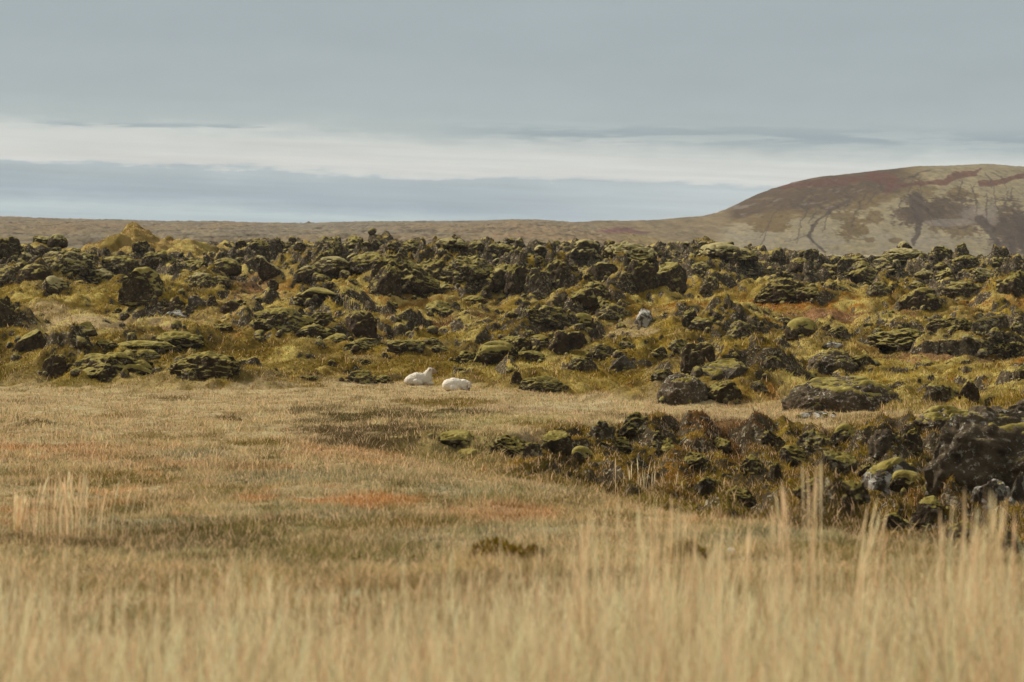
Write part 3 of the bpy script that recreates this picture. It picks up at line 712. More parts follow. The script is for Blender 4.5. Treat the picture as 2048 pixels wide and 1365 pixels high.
# cx, base, w, h (photo pixels), kind, moss 0-9, material, name, label
ROCKS = """
113 487 36 25 d6d lava_rock|round moss topped rock on the skyline left of the green hillock
85 487 36 17 cdb2|low jagged rock beside the round moss topped rock left of the hillock
10 515 48 46 c2d lava_crag|dark jagged crag on the skyline at the very left edge
122 540 92 45 h2l lava_crag|wide jagged lichen speckled crag below the round skyline rock
156 527 46 38 c1d lava_rock|dark block at the right end of the jagged crag on the left
67 562 64 40 d1b lava_rock|smooth reddish brown dome of rock below the jagged left crag
20 560 56 34 h1l lava_rock|grey lichened heap beside the brown dome at the left edge
104 586 54 34 b7d lava_rock|dark rock with a thick moss hood on the green left slope
192 569 76 34 h3d lava_rock|long dark rock left of the big mossy overhanging boulder
290 598 98 63 b6d lava_boulder|big moss topped boulder with black overhanging faces under the hillock
280 519 28 24 c0d lava_rock|dark pointed rock at the foot of the green hillock
312 534 58 32 h0l lava_rock|grey lichened heap at the right foot of the hillock
238 536 60 28 h1l lava_rock|low pale speckled heap below the hillock's left flank
450 546 58 34 d1d lava_rock|dark dome shaped rock right of the hillock slope
385 537 52 19 h1d lava_rock|flat dark rock between hillock foot and dark dome
400 576 58 33 h2l lava_rock|lichen crusted rock right of the big mossy boulder
434 572 44 22 h1l lava_rock|small grey rubbly rock below the dark dome
349 623 46 32 b2b lava_rock|brown rock with a pale stone at its foot on the left slope
345 634 40 17 s0w flat_stone|pale grey stone lying in front of the brown rock
394 616 34 20 b0g lava_rock|smooth grey rock beside the brown rock on the left slope
424 612 19 23 p1d lava_rock|narrow upright rock right of the smooth grey rock
466 623 44 28 c1b lava_rock|cone shaped brown rock standing alone in the dry grass
447 664 32 15 h2d lava_rock|low dark rock in the straw slope under the cone rock
5 656 44 68 p1d lava_crag|tall dark crag cut off by the left edge
54 702 58 50 s0d tilted_rock|dark slab tilted down to the right near the left edge
168 670 38 25 s3l tilted_rock|small tilted slab at the end of a green moss ridge
212 696 38 17 h2d lava_rock|low dark rock at the left end of the upper ledge
288 698 95 16 h4d lava_ledge|long thin moss topped ledge above the left bank
352 698 84 34 h4d lava_ledge|broken dark ledge block at the right end of the thin ledge
108 756 48 50 p3b lava_boulder|upright brown boulder at the left end of the grassy bank
210 760 140 56 c3d lava_boulder|wide dark boulder with a mossy roof in the grassy left bank
405 757 112 56 c3d lava_boulder|dark overhanging boulder with mossy roof, right one in the left bank
376 762 32 28 h0l lava_rock|small lichen spotted rock under the right overhanging boulder
292 719 44 16 h3l lava_rock|small lichened rock between the two bank boulders
516 501 36 22 c0d lava_rock|dark skyline rock right of the hillock's grassy tail
655 508 46 40 c5l lava_crag|moss tipped crag sticking up on the middle skyline
703 499 46 26 c0d lava_crag|black ragged rock just right of the moss tipped skyline crag
752 502 24 24 p6d lava_rock|small mossy knob on the skyline between black rock and pointed rock
783 500 20 17 c1d lava_rock|small pointed dark rock on the middle skyline
826 503 34 28 c2d lava_crag|dark skyline crag above the big black outcrop
546 558 48 48 p3d tilted_rock|black slab leaning left at the start of the middle ridge
662 546 86 34 s5d lava_ledge|black overhanging ledge with moss on top in the middle ridge
618 562 44 32 h3d lava_rock|dark rubbly rock under the black ledge
736 540 64 42 h1l lava_rock|grey rubble heap between black ledge and big black outcrop
808 580 116 88 c2d lava_outcrop|big black outcrop, the tallest of the middle ridge
770 586 58 62 p3d lava_crag|black block leaning on the left side of the big outcrop
864 566 72 58 c1d lava_crag|dark crag on the right side of the big outcrop
884 586 56 26 h2d lava_rock|low dark rubble at the right foot of the big outcrop
940 562 94 54 h1l lava_outcrop|broad grey rubble outcrop right of the big black outcrop
1010 577 64 56 h2d lava_outcrop|dark rubble outcrop left of the columns
905 503 54 18 h4l lava_rock|low mossy rock on the skyline above the grey rubble outcrop
952 501 28 20 c3d lava_rock|spiky little rock on the skyline right of the low mossy one
1006 509 46 24 d1d lava_rock|dark rounded skyline rock above the dark rubble outcrop
545 581 22 18 b1d lava_rock|small dark block on the pinkish slope below the leaning slab
690 558 22 15 b4d lava_rock|small mossy stone under the grey rubble heap
706 568 18 10 b1d lava_rock|tiny dark stone on the yellow slope below the ridge
636 593 66 17 s6d lava_ledge|moss covered ledge on the yellow slope below the black ledge
610 611 46 27 h4d lava_rock|mossy dark rock below the moss covered ledge
535 609 18 15 b0d lava_rock|small black stone alone on the pink grass
560 662 106 52 h4l lava_outcrop|lumpy mossy outcrop in the middle slope left of the stump rock
641 652 46 32 h2d lava_rock|dark lumpy rock between lumpy outcrop and stump rock
632 674 64 32 h2d lava_rock|dark rubble below the lumpy outcrop
672 685 50 18 h4d lava_rock|low dark rock at the left foot of the stump rock
721 676 58 58 p1b rock_stump|square dark rock like a tree stump in the middle slope
785 616 20 15 b0d lava_rock|small black cube of rock on the orange grass
882 630 58 32 h2l lava_rock|lichened rock with dark hollow in the olive slope below the big outcrop
911 622 16 16 b0l lava_rock|small pale spotted rock beside the hollow lichened rock
950 608 44 14 h3d lava_rock|low dark rock on pale grass above the heather patch
730 702 76 23 h1l lava_rock|flat lichened stones below the stump rock
812 702 66 25 h2l lava_rock|flat lichen crusted rock in the green above the sheep
862 692 36 16 h1l lava_rock|low grey rock right of the flat stones above the sheep
880 704 28 16 h0l lava_rock|small grey stone at the right end of the flat stones
932 727 44 30 c0d lava_rock|black cleft rock left of the long mossy boulder
987 730 98 46 b7d lava_boulder|long rounded boulder under a moss blanket above the white sheep
1020 690 44 20 h2d lava_rock|dark rock behind the long mossy boulder
665 733 18 14 b0d lava_rock|small black stone on the pale knoll left of the sheep
724 732 32 17 c0b lava_rock|small brown rock on the pale knoll behind the lichened rock
718 767 58 30 h1l lava_rock|lichened rock at the meadow edge left of the sheep
765 766 36 18 h2d lava_rock|low dark rock between the lichened rock and the sheep
620 762 28 12 h0b lava_rock|low brown rock in the grass at the meadow's back edge
1040 582 60 62 p1d columnar_rock|left one of the dark columns right of the rubble outcrops
1076 594 52 64 p1l columnar_rock|tallest lichened column in the middle of the dark ridge
1112 578 56 60 p1d columnar_rock|right one of the dark columns in the middle ridge
1172 521 52 38 c6d lava_crag|mossy pointed crag on the skyline right of the columns
1260 523 84 40 c4d lava_crag|wide dark mossy crag on the skyline, highest right of the columns
1228 507 26 18 c0l lava_rock|pale lichened rock leaning on the left of the wide skyline crag
1210 562 52 38 b1d lava_rock|dark rock below the wide skyline crag
1285 583 56 72 c1d lava_boulder|black boulder with a deep shadow left of the round boulder
1340 577 62 56 b1d lava_boulder|round black boulder on the middle ridge below the wide crag
1190 602 54 44 c2d lava_rock|uppermost rock in the dark diagonal row right of the columns
1165 614 54 42 h2d lava_rock|dark rubble left of the diagonal row of rocks
1196 627 52 38 c0d lava_rock|middle rock of the dark diagonal row
1225 641 58 38 h1l lava_rock|lowest lichen speckled rock of the dark diagonal row
1095 652 78 48 h2l lava_boulder|speckled lumpy boulder on the slope under the columns
1064 646 36 30 h1d lava_rock|dark rock at the left side of the speckled lumpy boulder
1165 651 42 24 d9d lava_rock|moss cushion over a rock right of the speckled lumpy boulder
1402 552 38 34 c1l lava_rock|lichened rock right of the round black boulder
1420 582 34 34 c1l lava_rock|upright lichened rock below the mossy hump
1440 512 78 28 d7d lava_rock|wide mossy hump on the skyline before the hill's foot
1458 513 24 18 b1d lava_rock|dark block at the right end of the mossy hump
1482 527 60 22 h2l lava_rock|low rubbly rock behind the mossy hump's right end
1380 650 30 36 p1d lava_rock|dark upright rock in the rust coloured heath
1410 663 62 32 h1l lava_rock|grey rock with white lichen in the rust coloured heath
1482 682 52 48 c1l lava_crag|dark crag at the right end of the rust heath rocks
1500 672 30 26 h0l lava_rock|lichened rock behind the dark crag in the rust heath
1290 656 34 38 s0w tilted_rock|whitish lichen covered slab tilted on the straw knoll
1045 703 38 34 h1d lava_rock|dark lumpy rock at the left of the brown blocks
1080 703 62 30 b5d lava_rock|moss draped dark block in the row of brown blocks
1118 710 48 50 p1b lava_boulder|tall brown block in the row above the grassy slope
1150 700 44 38 b0b lava_boulder|rounded brown block at the right end of the block row
1205 717 44 30 h3l lava_rock|lichen speckled lump on the mossy slope
1165 742 50 34 h3l lava_rock|dark lichen speckled lump below the block row
1060 722 54 20 h6d lava_rock|low moss covered rock left of the speckled lump
1245 740 50 32 s1g tilted_rock|plain grey slab on the mossy slope
1318 713 28 24 c1d lava_rock|small dark pointed rock in the grass right of the grey slab
1255 698 30 18 h1l lava_rock|small pale lichened rock on the mossy slope
1360 707 38 32 h1l lava_rock|grey lichened rock left of the dark mound rock
1396 737 62 54 b3d lava_boulder|dark mound shaped boulder above the big smooth grey boulder
1466 756 116 40 s3g tilted_rock|long grey slab sloping down to the right with a moss cap
1370 806 96 70 d1k lava_boulder|big smooth grey brown boulder at the back of the meadow
1327 762 42 28 h2l lava_rock|lichened rock on the upper left of the big grey boulder
1450 806 58 50 h3d lava_rock|dark rubbly rock right of the big grey boulder
1034 768 22 28 p2d lava_rock|small dark rock at the meadow edge right of the sheep
1085 782 76 30 h5l lava_rock|low mossy lichened rock at the meadow edge right of the sheep
1520 786 28 26 h0l lava_rock|small speckled rock under the long grey slab
1557 516 18 22 p5d lava_rock|lone mossy post of rock on the skyline before the hill
1603 540 44 29 d0d lava_rock|dark round rock near the skyline before the hill
1708 542 50 38 c1l lava_crag|spiky dark crag below the hill, left of the mossy spire
1811 502 32 24 p8d rock_spire|mossy round topped spire on the right skyline
1805 520 80 24 h3l lava_rock|lichened mound beneath the mossy round topped spire
1882 521 40 30 c0d lava_crag|dark forked crag on the skyline between the two spires
1926 522 32 42 p4l rock_spire|tall spire with a white lichen face on the right skyline
1930 532 50 20 h0d lava_rock|dark foot rock of the white faced spire
1565 602 86 52 c1d lava_outcrop|big dark outcrop on the slope under the hill
1625 599 54 26 h1d lava_rock|dark rubble at the right foot of the outcrop under the hill
1665 548 32 20 s1d lava_rock|tilted dark rock on the yellow moss below the hill
1735 566 60 34 c1d lava_rock|dark rock pile left of the striped moss banks
1760 594 44 34 h1l lava_rock|lichened rock at the end of the striped moss banks
1845 620 70 54 h4d lava_boulder|mossy dark boulder hanging over the rust slope on the right
1925 592 66 32 h2l lava_rock|grey lichened rock right of the mossy hanging boulder
1862 562 50 28 s4d lava_ledge|black gap under a striped moss bank on the right
2032 592 60 62 c1d lava_crag|black crag at the right edge below the skyline
1972 562 50 26 h4l lava_rock|moss striped rock left of the black right edge crag
1605 674 60 42 d9d lava_boulder|green mossy knob of a boulder in the right slope
1678 678 42 27 h0l lava_rock|lichen spotted rock right of the green mossy knob
1815 700 116 46 h1d lava_outcrop|wide dark rubble outcrop in the right slope
1905 662 76 30 h3d lava_rock|dark rock with grassy top right of the rubble outcrop
1982 662 64 32 s3l tilted_rock|sloping lichened slab near the right edge
2040 672 44 32 h1l lava_rock|grey lichened rock at the right edge beside the sloping slab
1665 698 34 12 s0w flat_stone|pale stone in dry grass under the green mossy knob
1665 742 86 46 d2k lava_boulder|long speckled boulder in the right slope above the biggest boulder
1722 732 50 24 h3d lava_rock|dark rock at the right end of the long speckled boulder
1545 738 34 28 h1l lava_rock|dark lichened rock left of the long speckled boulder
1690 822 212 80 d2k lava_boulder|biggest boulder of the right slope, at the meadow's back edge
1640 812 70 40 s1g tilted_rock|grey slab forming the left shoulder of the biggest boulder
1885 810 66 48 c3l lava_crag|speckled crag right of the biggest boulder
1940 804 38 44 p4b lava_rock|brown upright rock right of the speckled crag
1960 708 44 34 c1l lava_rock|lichened upright rock near the right edge
2000 712 40 28 h1d lava_rock|dark lumpy rock near the right edge beside the upright one
2034 716 36 32 h1d lava_rock|dark rock touching the right edge in the middle slope
1642 838 66 14 h0w flat_stone|flat white lichen stone lying in the meadow before the biggest boulder
1545 894 42 36 c1d lava_rock|dark jagged rock on the edge of the hollow
1632 892 62 34 h3l lava_rock|lichened dark rock on the hollow's edge under the white stone
1275 866 60 44 c5d lava_crag|dark mossy crag at the tip of the bank in the centre right
1205 880 46 42 c4l lava_rock|mossy rock left of the crag at the bank's tip
1245 900 40 26 c1d lava_rock|small dark rock below the crag at the bank's tip
1025 918 84 50 c2d lava_outcrop|black hollow faced outcrop in the meadow bank
1065 915 40 28 h1l lava_rock|white spotted rock at the right side of the black meadow outcrop
905 891 76 22 s6d lava_ledge|low dark ledge under moss left of the black meadow outcrop
938 920 60 14 h3l lava_rock|row of small speckled stones before the low meadow ledge
1770 908 64 48 b3k lava_boulder|dark boulder at the left foot of the great right outcrop
1825 905 46 44 p4d lava_rock|black cleft rock with a moss brow beside the great outcrop
1900 870 110 60 c4k lava_outcrop|left shoulder of the great outcrop with moss cushions on top
2010 985 300 180 o2k lava_outcrop|great dark speckled outcrop filling the right edge
2075 905 240 130 o1k lava_outcrop|upper back part of the great outcrop at the right edge
1110 906 64 42 h6d lava_rock|moss hung rock right of the white spotted rock in the bank
1162 930 56 32 d8d lava_rock|dark green moss cushion rock low on the centre bank
1330 908 48 32 h5d lava_rock|mossy rock in the rust patch right of the bank's tip
1392 934 54 32 h6d lava_rock|moss wrapped rock in the middle of the bank
1440 902 42 28 c3d lava_rock|small jagged rock high on the bank before the white stone
1420 990 62 36 h4d lava_rock|dark mossy rock low in the bank behind the middle stalks
1502 944 46 32 h6d lava_rock|mossy lump left of the dark post like rock
1592 934 62 42 h5d lava_rock|mossy dark block right of the dark post like rock
1622 990 54 38 c3d lava_rock|dark rock behind the tallest stalks
1682 950 62 46 h4l lava_rock|lichened mossy rock left of the white blotched slab
1702 1006 72 44 h5d lava_rock|mossy rock low in the hollow under the white blotched slab
1742 962 46 38 c2d lava_rock|dark notch rock between the lichened rock and the blotched slab
1862 1044 74 44 h4d lava_rock|dark mossy rock under the green moss cushion
1792 1066 64 40 h6d lava_rock|moss covered rock deep in the hollow behind the bending stalks
1692 884 54 34 d7d lava_rock|moss dome on the rim of the hollow right of the white stone
1780 990 104 72 s2w tilted_rock|tilted slab blotched with white lichen below the great outcrop
1815 985 70 32 d9d lava_rock|bright green moss cushion over a rock beside the white blotched slab
1985 1015 70 60 c1w lava_rock|white lichened rocks at the foot of the great outcrop
2040 1010 40 66 p0w lava_rock|pale lichened rock cut by the right edge
1550 972 34 44 p2d lava_rock|dark post like rock in the rusty heath of the hollow
1480 1010 60 34 c3b lava_rock|dark brown rock under the rusty heath of the hollow
1930 1090 60 40 h4d lava_rock|dark mossy rock behind the tall grass on the right
2030 1125 50 70 c1b lava_rock|brown rock behind tall grass at the lower right edge
"""
random.seed(5)
seed = 100
SPOTS = []
KNOLL = []
# the knoll each rock crops out of
for row in ROCKS.strip().split('\n'):
    tk = row.split('|')[0].split(); cx, base, w, h = map(float, tk[:4])
    X, Y, Z = hit(cx, base)
    if Y < 70 or w < 24: continue
    W, H = w / F * Y, h / F * Y
    cy, rx, ry = Y + W * .75, W * 1.35, W * 1.25
    r0, r1 = np.searchsorted(ROWS, [cy - 2.6 * ry, cy + 2.6 * ry]); c0, c1 = np.searchsorted(COLS, [(X - 2.8 * rx) / Y, (X + 2.8 * rx) / Y])
    if r1 - r0 < 2 or c1 - c0 < 2: continue
    wx, wy = GXX[r0:r1, c0:c1], GYY[r0:r1, c0:c1]
    ox = (random.random() - .5) * W * .9
    rr_ = np.sqrt(((wx - X - ox) / rx) ** 2 + ((wy - cy) / ry) ** 2) + .55 * fbm2(wx / (.6 * W + .4), wy / (.8 * W + .4), 7, 3)
    KNOLL.append((r0, r1, c0, c1, np.exp(-np.clip(rr_, 0, None) ** 2.2) * H * float(np.interp(Y, [58, 130, 190, 205], [.48, .48, .32, .12])) * (1 + .45 * fbm2(wx / .7, wy / .9, 19, 3) + .25 * np.abs(perlin2(wx / .5, wy / .6, 9)))))
KN = np.zeros_like(GZ)
for (r0, r1, c0, c1, a) in KNOLL:
    GZ[r0:r1, c0:c1] += a
    KN[r0:r1, c0:c1] = np.maximum(KN[r0:r1, c0:c1], sst(a / a.max(), .05, .4))
    wx, wy = GXX[r0:r1, c0:c1], GYY[r0:r1, c0:c1]
    k1, k2 = fbm2(wx / 1.5, wy / 2, 33, 4), fbm2(wx / .6, wy / .9, 37, 3)
    k3 = fbm2(wx / 3, wy / 4, 57, 2)
    tone = S_OLIVE + (S_YEL * 1.05 - S_OLIVE) * sst(k1 + .5 * k2, -.05, .35)[..., None]
    tone = tone + (lin(160, 140, 92) - tone) * sst(k2 + .6 * k3, .12, .4)[..., None] * .8
    tone = tone + (lin(112, 92, 40) - tone) * sst(k3 - .5 * k2, .1, .35)[..., None] * .6
    tone = tone + (S_DKBR - tone) * sst(k2 - k1, .08, .4)[..., None] * .8
    tone = tone * (1 + .3 * k2)[..., None]
    m_ = np.clip(sst(a / a.max() + .4 * k1, .15, .6) * .75, 0, 1)[..., None]
    GC[r0:r1, c0:c1] = GC[r0:r1, c0:c1] * (1 - m_) + tone * m_
dzdx = np.gradient(GZ, axis=1) / np.gradient(GXX, axis=1)
dzdy = np.gradient(GZ, axis=0) / np.gradient(GYY, axis=0)
slope = np.sqrt(dzdx ** 2 + dzdy ** 2)
STEEP = np.clip(slope, 0, 1.2)
nzk = fbm2(GXX / 1.2, GYY / 1.2, 101, 3)
ROCKM = np.clip(GM['lava'] * (sst(slope, 0.70, 1.25) * 0.9 + 0.75 * GM['belt'] * sst(GM['rug'] + 0.5 * nzk, 0.0, 0.6)) * (1 - 0.85 * GM['soft']) * (1 - .25 * KN)
                + GM['bank'] * sst(slope + 0.45 * nzk, 0.55, 1.0) * 0.95, 0, 1)
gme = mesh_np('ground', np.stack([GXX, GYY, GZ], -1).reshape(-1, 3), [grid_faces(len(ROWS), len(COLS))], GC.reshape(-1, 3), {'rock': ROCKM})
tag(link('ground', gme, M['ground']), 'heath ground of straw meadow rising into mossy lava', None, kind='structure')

SCR = YH - F * GZ / GYY
for row in ROCKS.strip().split('\n'):
    head, label = row.split('|')
    tk = head.split()
    cx, base, w, h = map(float, tk[:4])
    code = tk[4]
    if code == 'cdb2': code = 'c2d'
    name = tk[5] if len(tk) > 5 else 'lava_rock'
    kind, moss, mat = code[0], int(code[1]) / 9.0, code[2]
    X, Y, Z = hit(cx, base)
    if Y < 62 and w < 100 and kind != 'd': moss *= .42
    if Y < 62 and w < 100 and kind == 'h': kind = random.choice('cb')
    W, H = w / F * Y, h / F * Y
    D = W * random.uniform(.65, .95)
    seed += 7
    o = make_rock(name, X, Y + D * .38, Z - .08 * H, W * (1.32 if kind in 'hcs' else 1.15) * (.9 if Y < 62 and w < 100 else 1.0), H * (.92 if kind in 'hcds' else 1.0) * (1.08 if Y < 62 and w < 100 else 1.0), D * 1.15, kind, moss, mat, seed, random.uniform(-.25, .25),
                  6 if w > 75 else 5, lean=(-.35 if 'leaning left' in label else 0), pale=Y > 140)
    tag(o, label, 'rock', 'rocks of the lava field', 'thing')
    SPOTS.append((X, Y + D * .38, W, H))

# unnamed smaller rocks of the jumble: (group label, count, px range, py range, size px)
BANDS = [('small dark rock in the jumble along the middle skyline', 34, (430, 1420), (492, 512), (14, 34)),
         ('small dark rock in the rubble belt left of the hillock', 16, (0, 240), (500, 556), (16, 38)),
         ('small rock in the rubble belt across the middle ridge', 26, (560, 1420), (520, 590), (18, 44)),
         ('small rock among the striped moss banks below the hill', 22, (1500, 2048), (522, 600), (16, 44)),
         ('small rock scattered over the mossy slope right of centre', 9, (1000, 1560), (620, 780), (14, 34)),
         ('small rock scattered over the rusty right slope', 8, (1560, 2048), (630, 800), (14, 36)),
         ('small rock scattered over the grassy left slope', 6, (30, 700), (560, 730), (12, 26))]
for (lab, n, (xa, xb), (ya, yb), (sa, sb)) in BANDS:
    for _ in range(n):
        cx, base = random.uniform(xa, xb), random.uniform(ya, yb)
        if lab.endswith('skyline') and cx < 520: base = max(base, 500)
        w = random.uniform(sa, sb) * random.uniform(.7, 1.1); h = w * random.uniform(.32, .65)
        X, Y, Z = hit(cx, base)
        W, H = w / F * Y, h / F * Y; seed += 7
        o = make_rock('lava_rock', X, Y + W * .3, Z - .06 * H, W, H * 1.1, W * .85, random.choice('cchhbp'), random.choice([0, .1, .2, .4, .6]),
                      random.choice('ddlllb'), seed, random.uniform(0, 6.28), 4, pale=Y > 140)
        tag(o, lab, 'rock', 'rocks: ' + lab)
        SPOTS.append((X, Y + W * .3, W, H))

# two far outcrops on the ridge
for (px, py, w, h, lab) in [(601, 456, 9, 9, 'left one of two tiny dark rocks on the far ridge'), (616, 456, 16, 11, 'wider one of two tiny dark rocks on the far ridge')]:
    X = (px - 1024) / F * 1490; seed += 7
    k = int(np.argmin(np.abs(my - 1490))); j = int(np.argmin(np.abs(mu - (px - 1024) / F)))
    o = make_rock('ridge_rock', X, 1490, MZ[k, j] - .3, w / F * 1490, h / F * 1490 + .6, w / F * 1300, 'c', 0, 'd', seed, 0, 4)
    tag(o, lab, 'rock', 'rocks on the far ridge')

# loose rubble: far more stones than anyone could count
rr = np.random.RandomState(3)
protos = [rock_shape(k, 900 + i, 2) for i, k in enumerate('bhcbhc')]
RV, RF, off, cnt = [], [], 0, 0
rows_lo = np.searchsorted(ROWS, 80)
while cnt < 4200:
    u = rr.uniform(-.24, .24, 4000); Y = rr.uniform(88, 238, 4000)
    b = samp(GM['belt'] * GM['lava'] * (1 - .9 * GM['soft']), u, Y); rk = samp(ROCKM, u, Y)
    ok = rr.rand(4000) < (0.02 + .8 * b * b + .25 * rk) * .6
    u, Y = u[ok], Y[ok]; Z = samp(GZ, u, Y)
    for a, y, z in zip(u, Y, Z):
        p, f = protos[rr.randint(6)]
        sz = (.14 + .55 * rr.rand() ** 2.5) * (.6 + .4 * y / 160); an = rr.rand() * 6.28
        c, s_ = math.cos(an), math.sin(an); q = p * np.array([sz, sz * rr.uniform(.7, 1), sz * rr.uniform(.4, .8)])
        RV.append(np.stack([q[:, 0] * c - q[:, 1] * s_ + a * y, q[:, 0] * s_ + q[:, 1] * c + y, q[:, 2] + z - .02], 1)); RF.append(f + off); off += len(p); cnt += 1
# and fringes of broken stone round the bigger rocks
for (X, Y, W, H) in SPOTS:
    for _ in range(int(5 + 4 * rr.rand())):
        an = rr.uniform(0, 6.28); rad = W * rr.uniform(.4, .75)
        x, y = X + math.cos(an) * rad, Y + math.sin(an) * rad * .8
        z = samp(GZ, np.array([x / y]), np.array([y]))[0]; sz = W * rr.uniform(.10, .28)
        p, f = protos[rr.randint(6)]; c, s_ = math.cos(an), math.sin(an); q = p * np.array([sz, sz * .9, sz * rr.uniform(.5, .9)])
        RV.append(np.stack([q[:, 0] * c - q[:, 1] * s_ + x, q[:, 0] * s_ + q[:, 1] * c + y, q[:, 2] + z - .02], 1)); RF.append(f + off); off += len(p)
tag(link('lava_rubble', mesh_np('lava_rubble', np.concatenate(RV), [np.concatenate(RF)]), M['l']), 'loose lichened lava rubble strewn between the rocks', 'rubble', kind='stuff')

# ------------------------------------------------------------------ grass
def blades(X, Y, Z, h, w, lx, ly, col, prof, seed=0):
    """ribbons: prof = [(t along, width factor)]; last level is the tip"""
    n = len(X); r = np.random.RandomState(seed); an = r.rand(n) * np.pi; ax, ay = np.cos(an), np.sin(an) * .6
    L = len(prof); V = np.empty((n, 2 * (L - 1) + 1, 3), np.float32)
    for i, (t, wf) in enumerate(prof):
        cx = X + lx * h * t ** 1.8; cy = Y + ly * h * t ** 1.8; cz = Z + h * t * (1 - .12 * t * (lx ** 2 + ly ** 2))
        if i == L - 1: V[:, 2 * i] = np.stack([cx, cy, cz], 1)
        else:
            V[:, 2 * i] = np.stack([cx - ax * w * wf * .5, cy - ay * w * wf * .5, cz], 1)
            V[:, 2 * i + 1] = np.stack([cx + ax * w * wf * .5, cy + ay * w * wf * .5, cz], 1)
    k = V.shape[1]; b = (np.arange(n) * k)[:, None]
    Q = [b + np.array([[2 * i, 2 * i + 1, 2 * i + 3, 2 * i + 2]]) for i in range(L - 2)]
    T = b + np.array([[2 * L - 4, 2 * L - 3, 2 * L - 2]])
    return V.reshape(-1, 3), [np.concatenate(Q)] if Q else [], T, np.repeat(col, k, 0)

def blade_mesh(name, parts):
    V, Q, T, Cc, o = [], [], [], [], 0
    for (v, q, t, c) in parts:
        V.append(v); Cc.append(c); T.append(t + o)
        for x in q: Q.append(x + o)
        o += len(v)
    fs = ([np.concatenate(Q)] if Q else []) + [np.concatenate(T)]
    return mesh_np(name, np.concatenate(V), fs, np.concatenate(Cc))

LEAF = [(0, 1), (.5, .8), (1, 0)]
LEAF3 = [(0, 1), (.35, .95), (.7, .6), (1, 0)]
STEM = [(0, 1), (.4, .9), (.7, .8), (.84, 1.9), (.93, 1.5), (1, 0)]
g = np.random.RandomState(11)
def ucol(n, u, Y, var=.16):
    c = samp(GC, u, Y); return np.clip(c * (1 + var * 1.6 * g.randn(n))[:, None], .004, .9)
STALK = lin(252, 211, 166)

TOPX = [-300, 0, 200, 330, 450, 600, 750, 900, 1020, 1120, 1200, 1330, 1450, 1560, 1650, 1760, 1850, 1960, 2048, 2400]
TOPY = [1120, 1115, 1190, 1175, 1145, 1175, 1190, 1140, 1145, 1110, 1105, 1100, 1140, 1130, 1130, 1130, 1110, 1070, 1070, 1070]
def tall_grass():
    parts = []
    n = 190000
    Y = np.sqrt(g.uniform(4.6 ** 2, 13.5 ** 2, n)); u = g.uniform(-.43, .43, n); X = u * Y; Z = samp(GZ, u, Y)
    px = 1024 + u * F
    cl = fbm2(X / .09, Y / .14, 3, 3); cl2 = fbm2(X / .9, Y / 1.0, 7, 2); cl3 = fbm2(X / .45, Y / .6, 17, 3)
    ok = g.rand(n) < np.clip(.33 + 1.2 * cl + .5 * cl2, .05, 1)
    X, Y, Z, u, px, cl, cl2, cl3 = [a[ok] for a in (X, Y, Z, u, px, cl, cl2, cl3)]; n = len(X)
    top = np.interp(px, TOPX, TOPY) + 55 * cl2 - 40 * cl + 40
    hm_ = np.clip((YH - F * Z / Y - top) / F * Y, .10, .80)
    h = hm_ * (.16 + .78 * g.rand(n) ** 1.7)
    col = lin(252, 210, 164) * (1 + .22 * g.randn(n) + .30 * cl3 + .5 * fbm2(X / .06, Y / .12, 31, 2))[:, None]
    gr = g.rand(n) < np.clip(.12 + 1.0 * cl3 + .22 * sst(-Y, -7.5, -5.5), .03, .8); col[gr] = lin(172, 164, 120) * (1 + .22 * g.randn(n))[gr, None]; h[gr] *= .7
    dk = g.rand(n) < .12; col[dk] = lin(124, 104, 66) * (1 + .2 * g.randn(n))[dk, None]
    rd = g.rand(n) < .010; col[rd] = lin(160, 100, 60)
    parts.append(blades(X, Y, Z, h, g.uniform(.003, .006, n), g.randn(n) * .32, g.randn(n) * .32, np.clip(col, .01, .8), LEAF3, 1))
    # flowering stems in bunches
    n = 16500
    Y = np.sqrt(g.uniform(5.2 ** 2, 12.2 ** 2, n)); u = g.uniform(-.43, .43, n); X = u * Y; Z = samp(GZ, u, Y); px = 1024 + u * F
    cl = fbm2(X / .12, Y / .2, 23, 3); ok = g.rand(n) < np.clip(.12 + 1.5 * cl, .01, 1); X, Y, Z, u, px, cl = [a[ok] for a in (X, Y, Z, u, px, cl)]; n = len(X)
    h = np.clip((YH - F * Z / Y - np.interp(px, TOPX, TOPY) + 20 + 160 * (cl - .15)) / F * Y, .14, .95) * (.55 + .47 * g.rand(n))
    parts.append(blades(X, Y, Z, h, g.uniform(.0020, .0032, n), g.randn(n) * .10 + .02, g.randn(n) * .12, np.clip(STALK * (1 + .1 * g.randn(n))[:, None], .01, .8), STEM, 2))
    o = link('tall_grass', blade_mesh('tall_grass', parts), M['blade'])
    tag(o, 'tall dry straw coloured grass across the foreground', 'grass', kind='stuff')

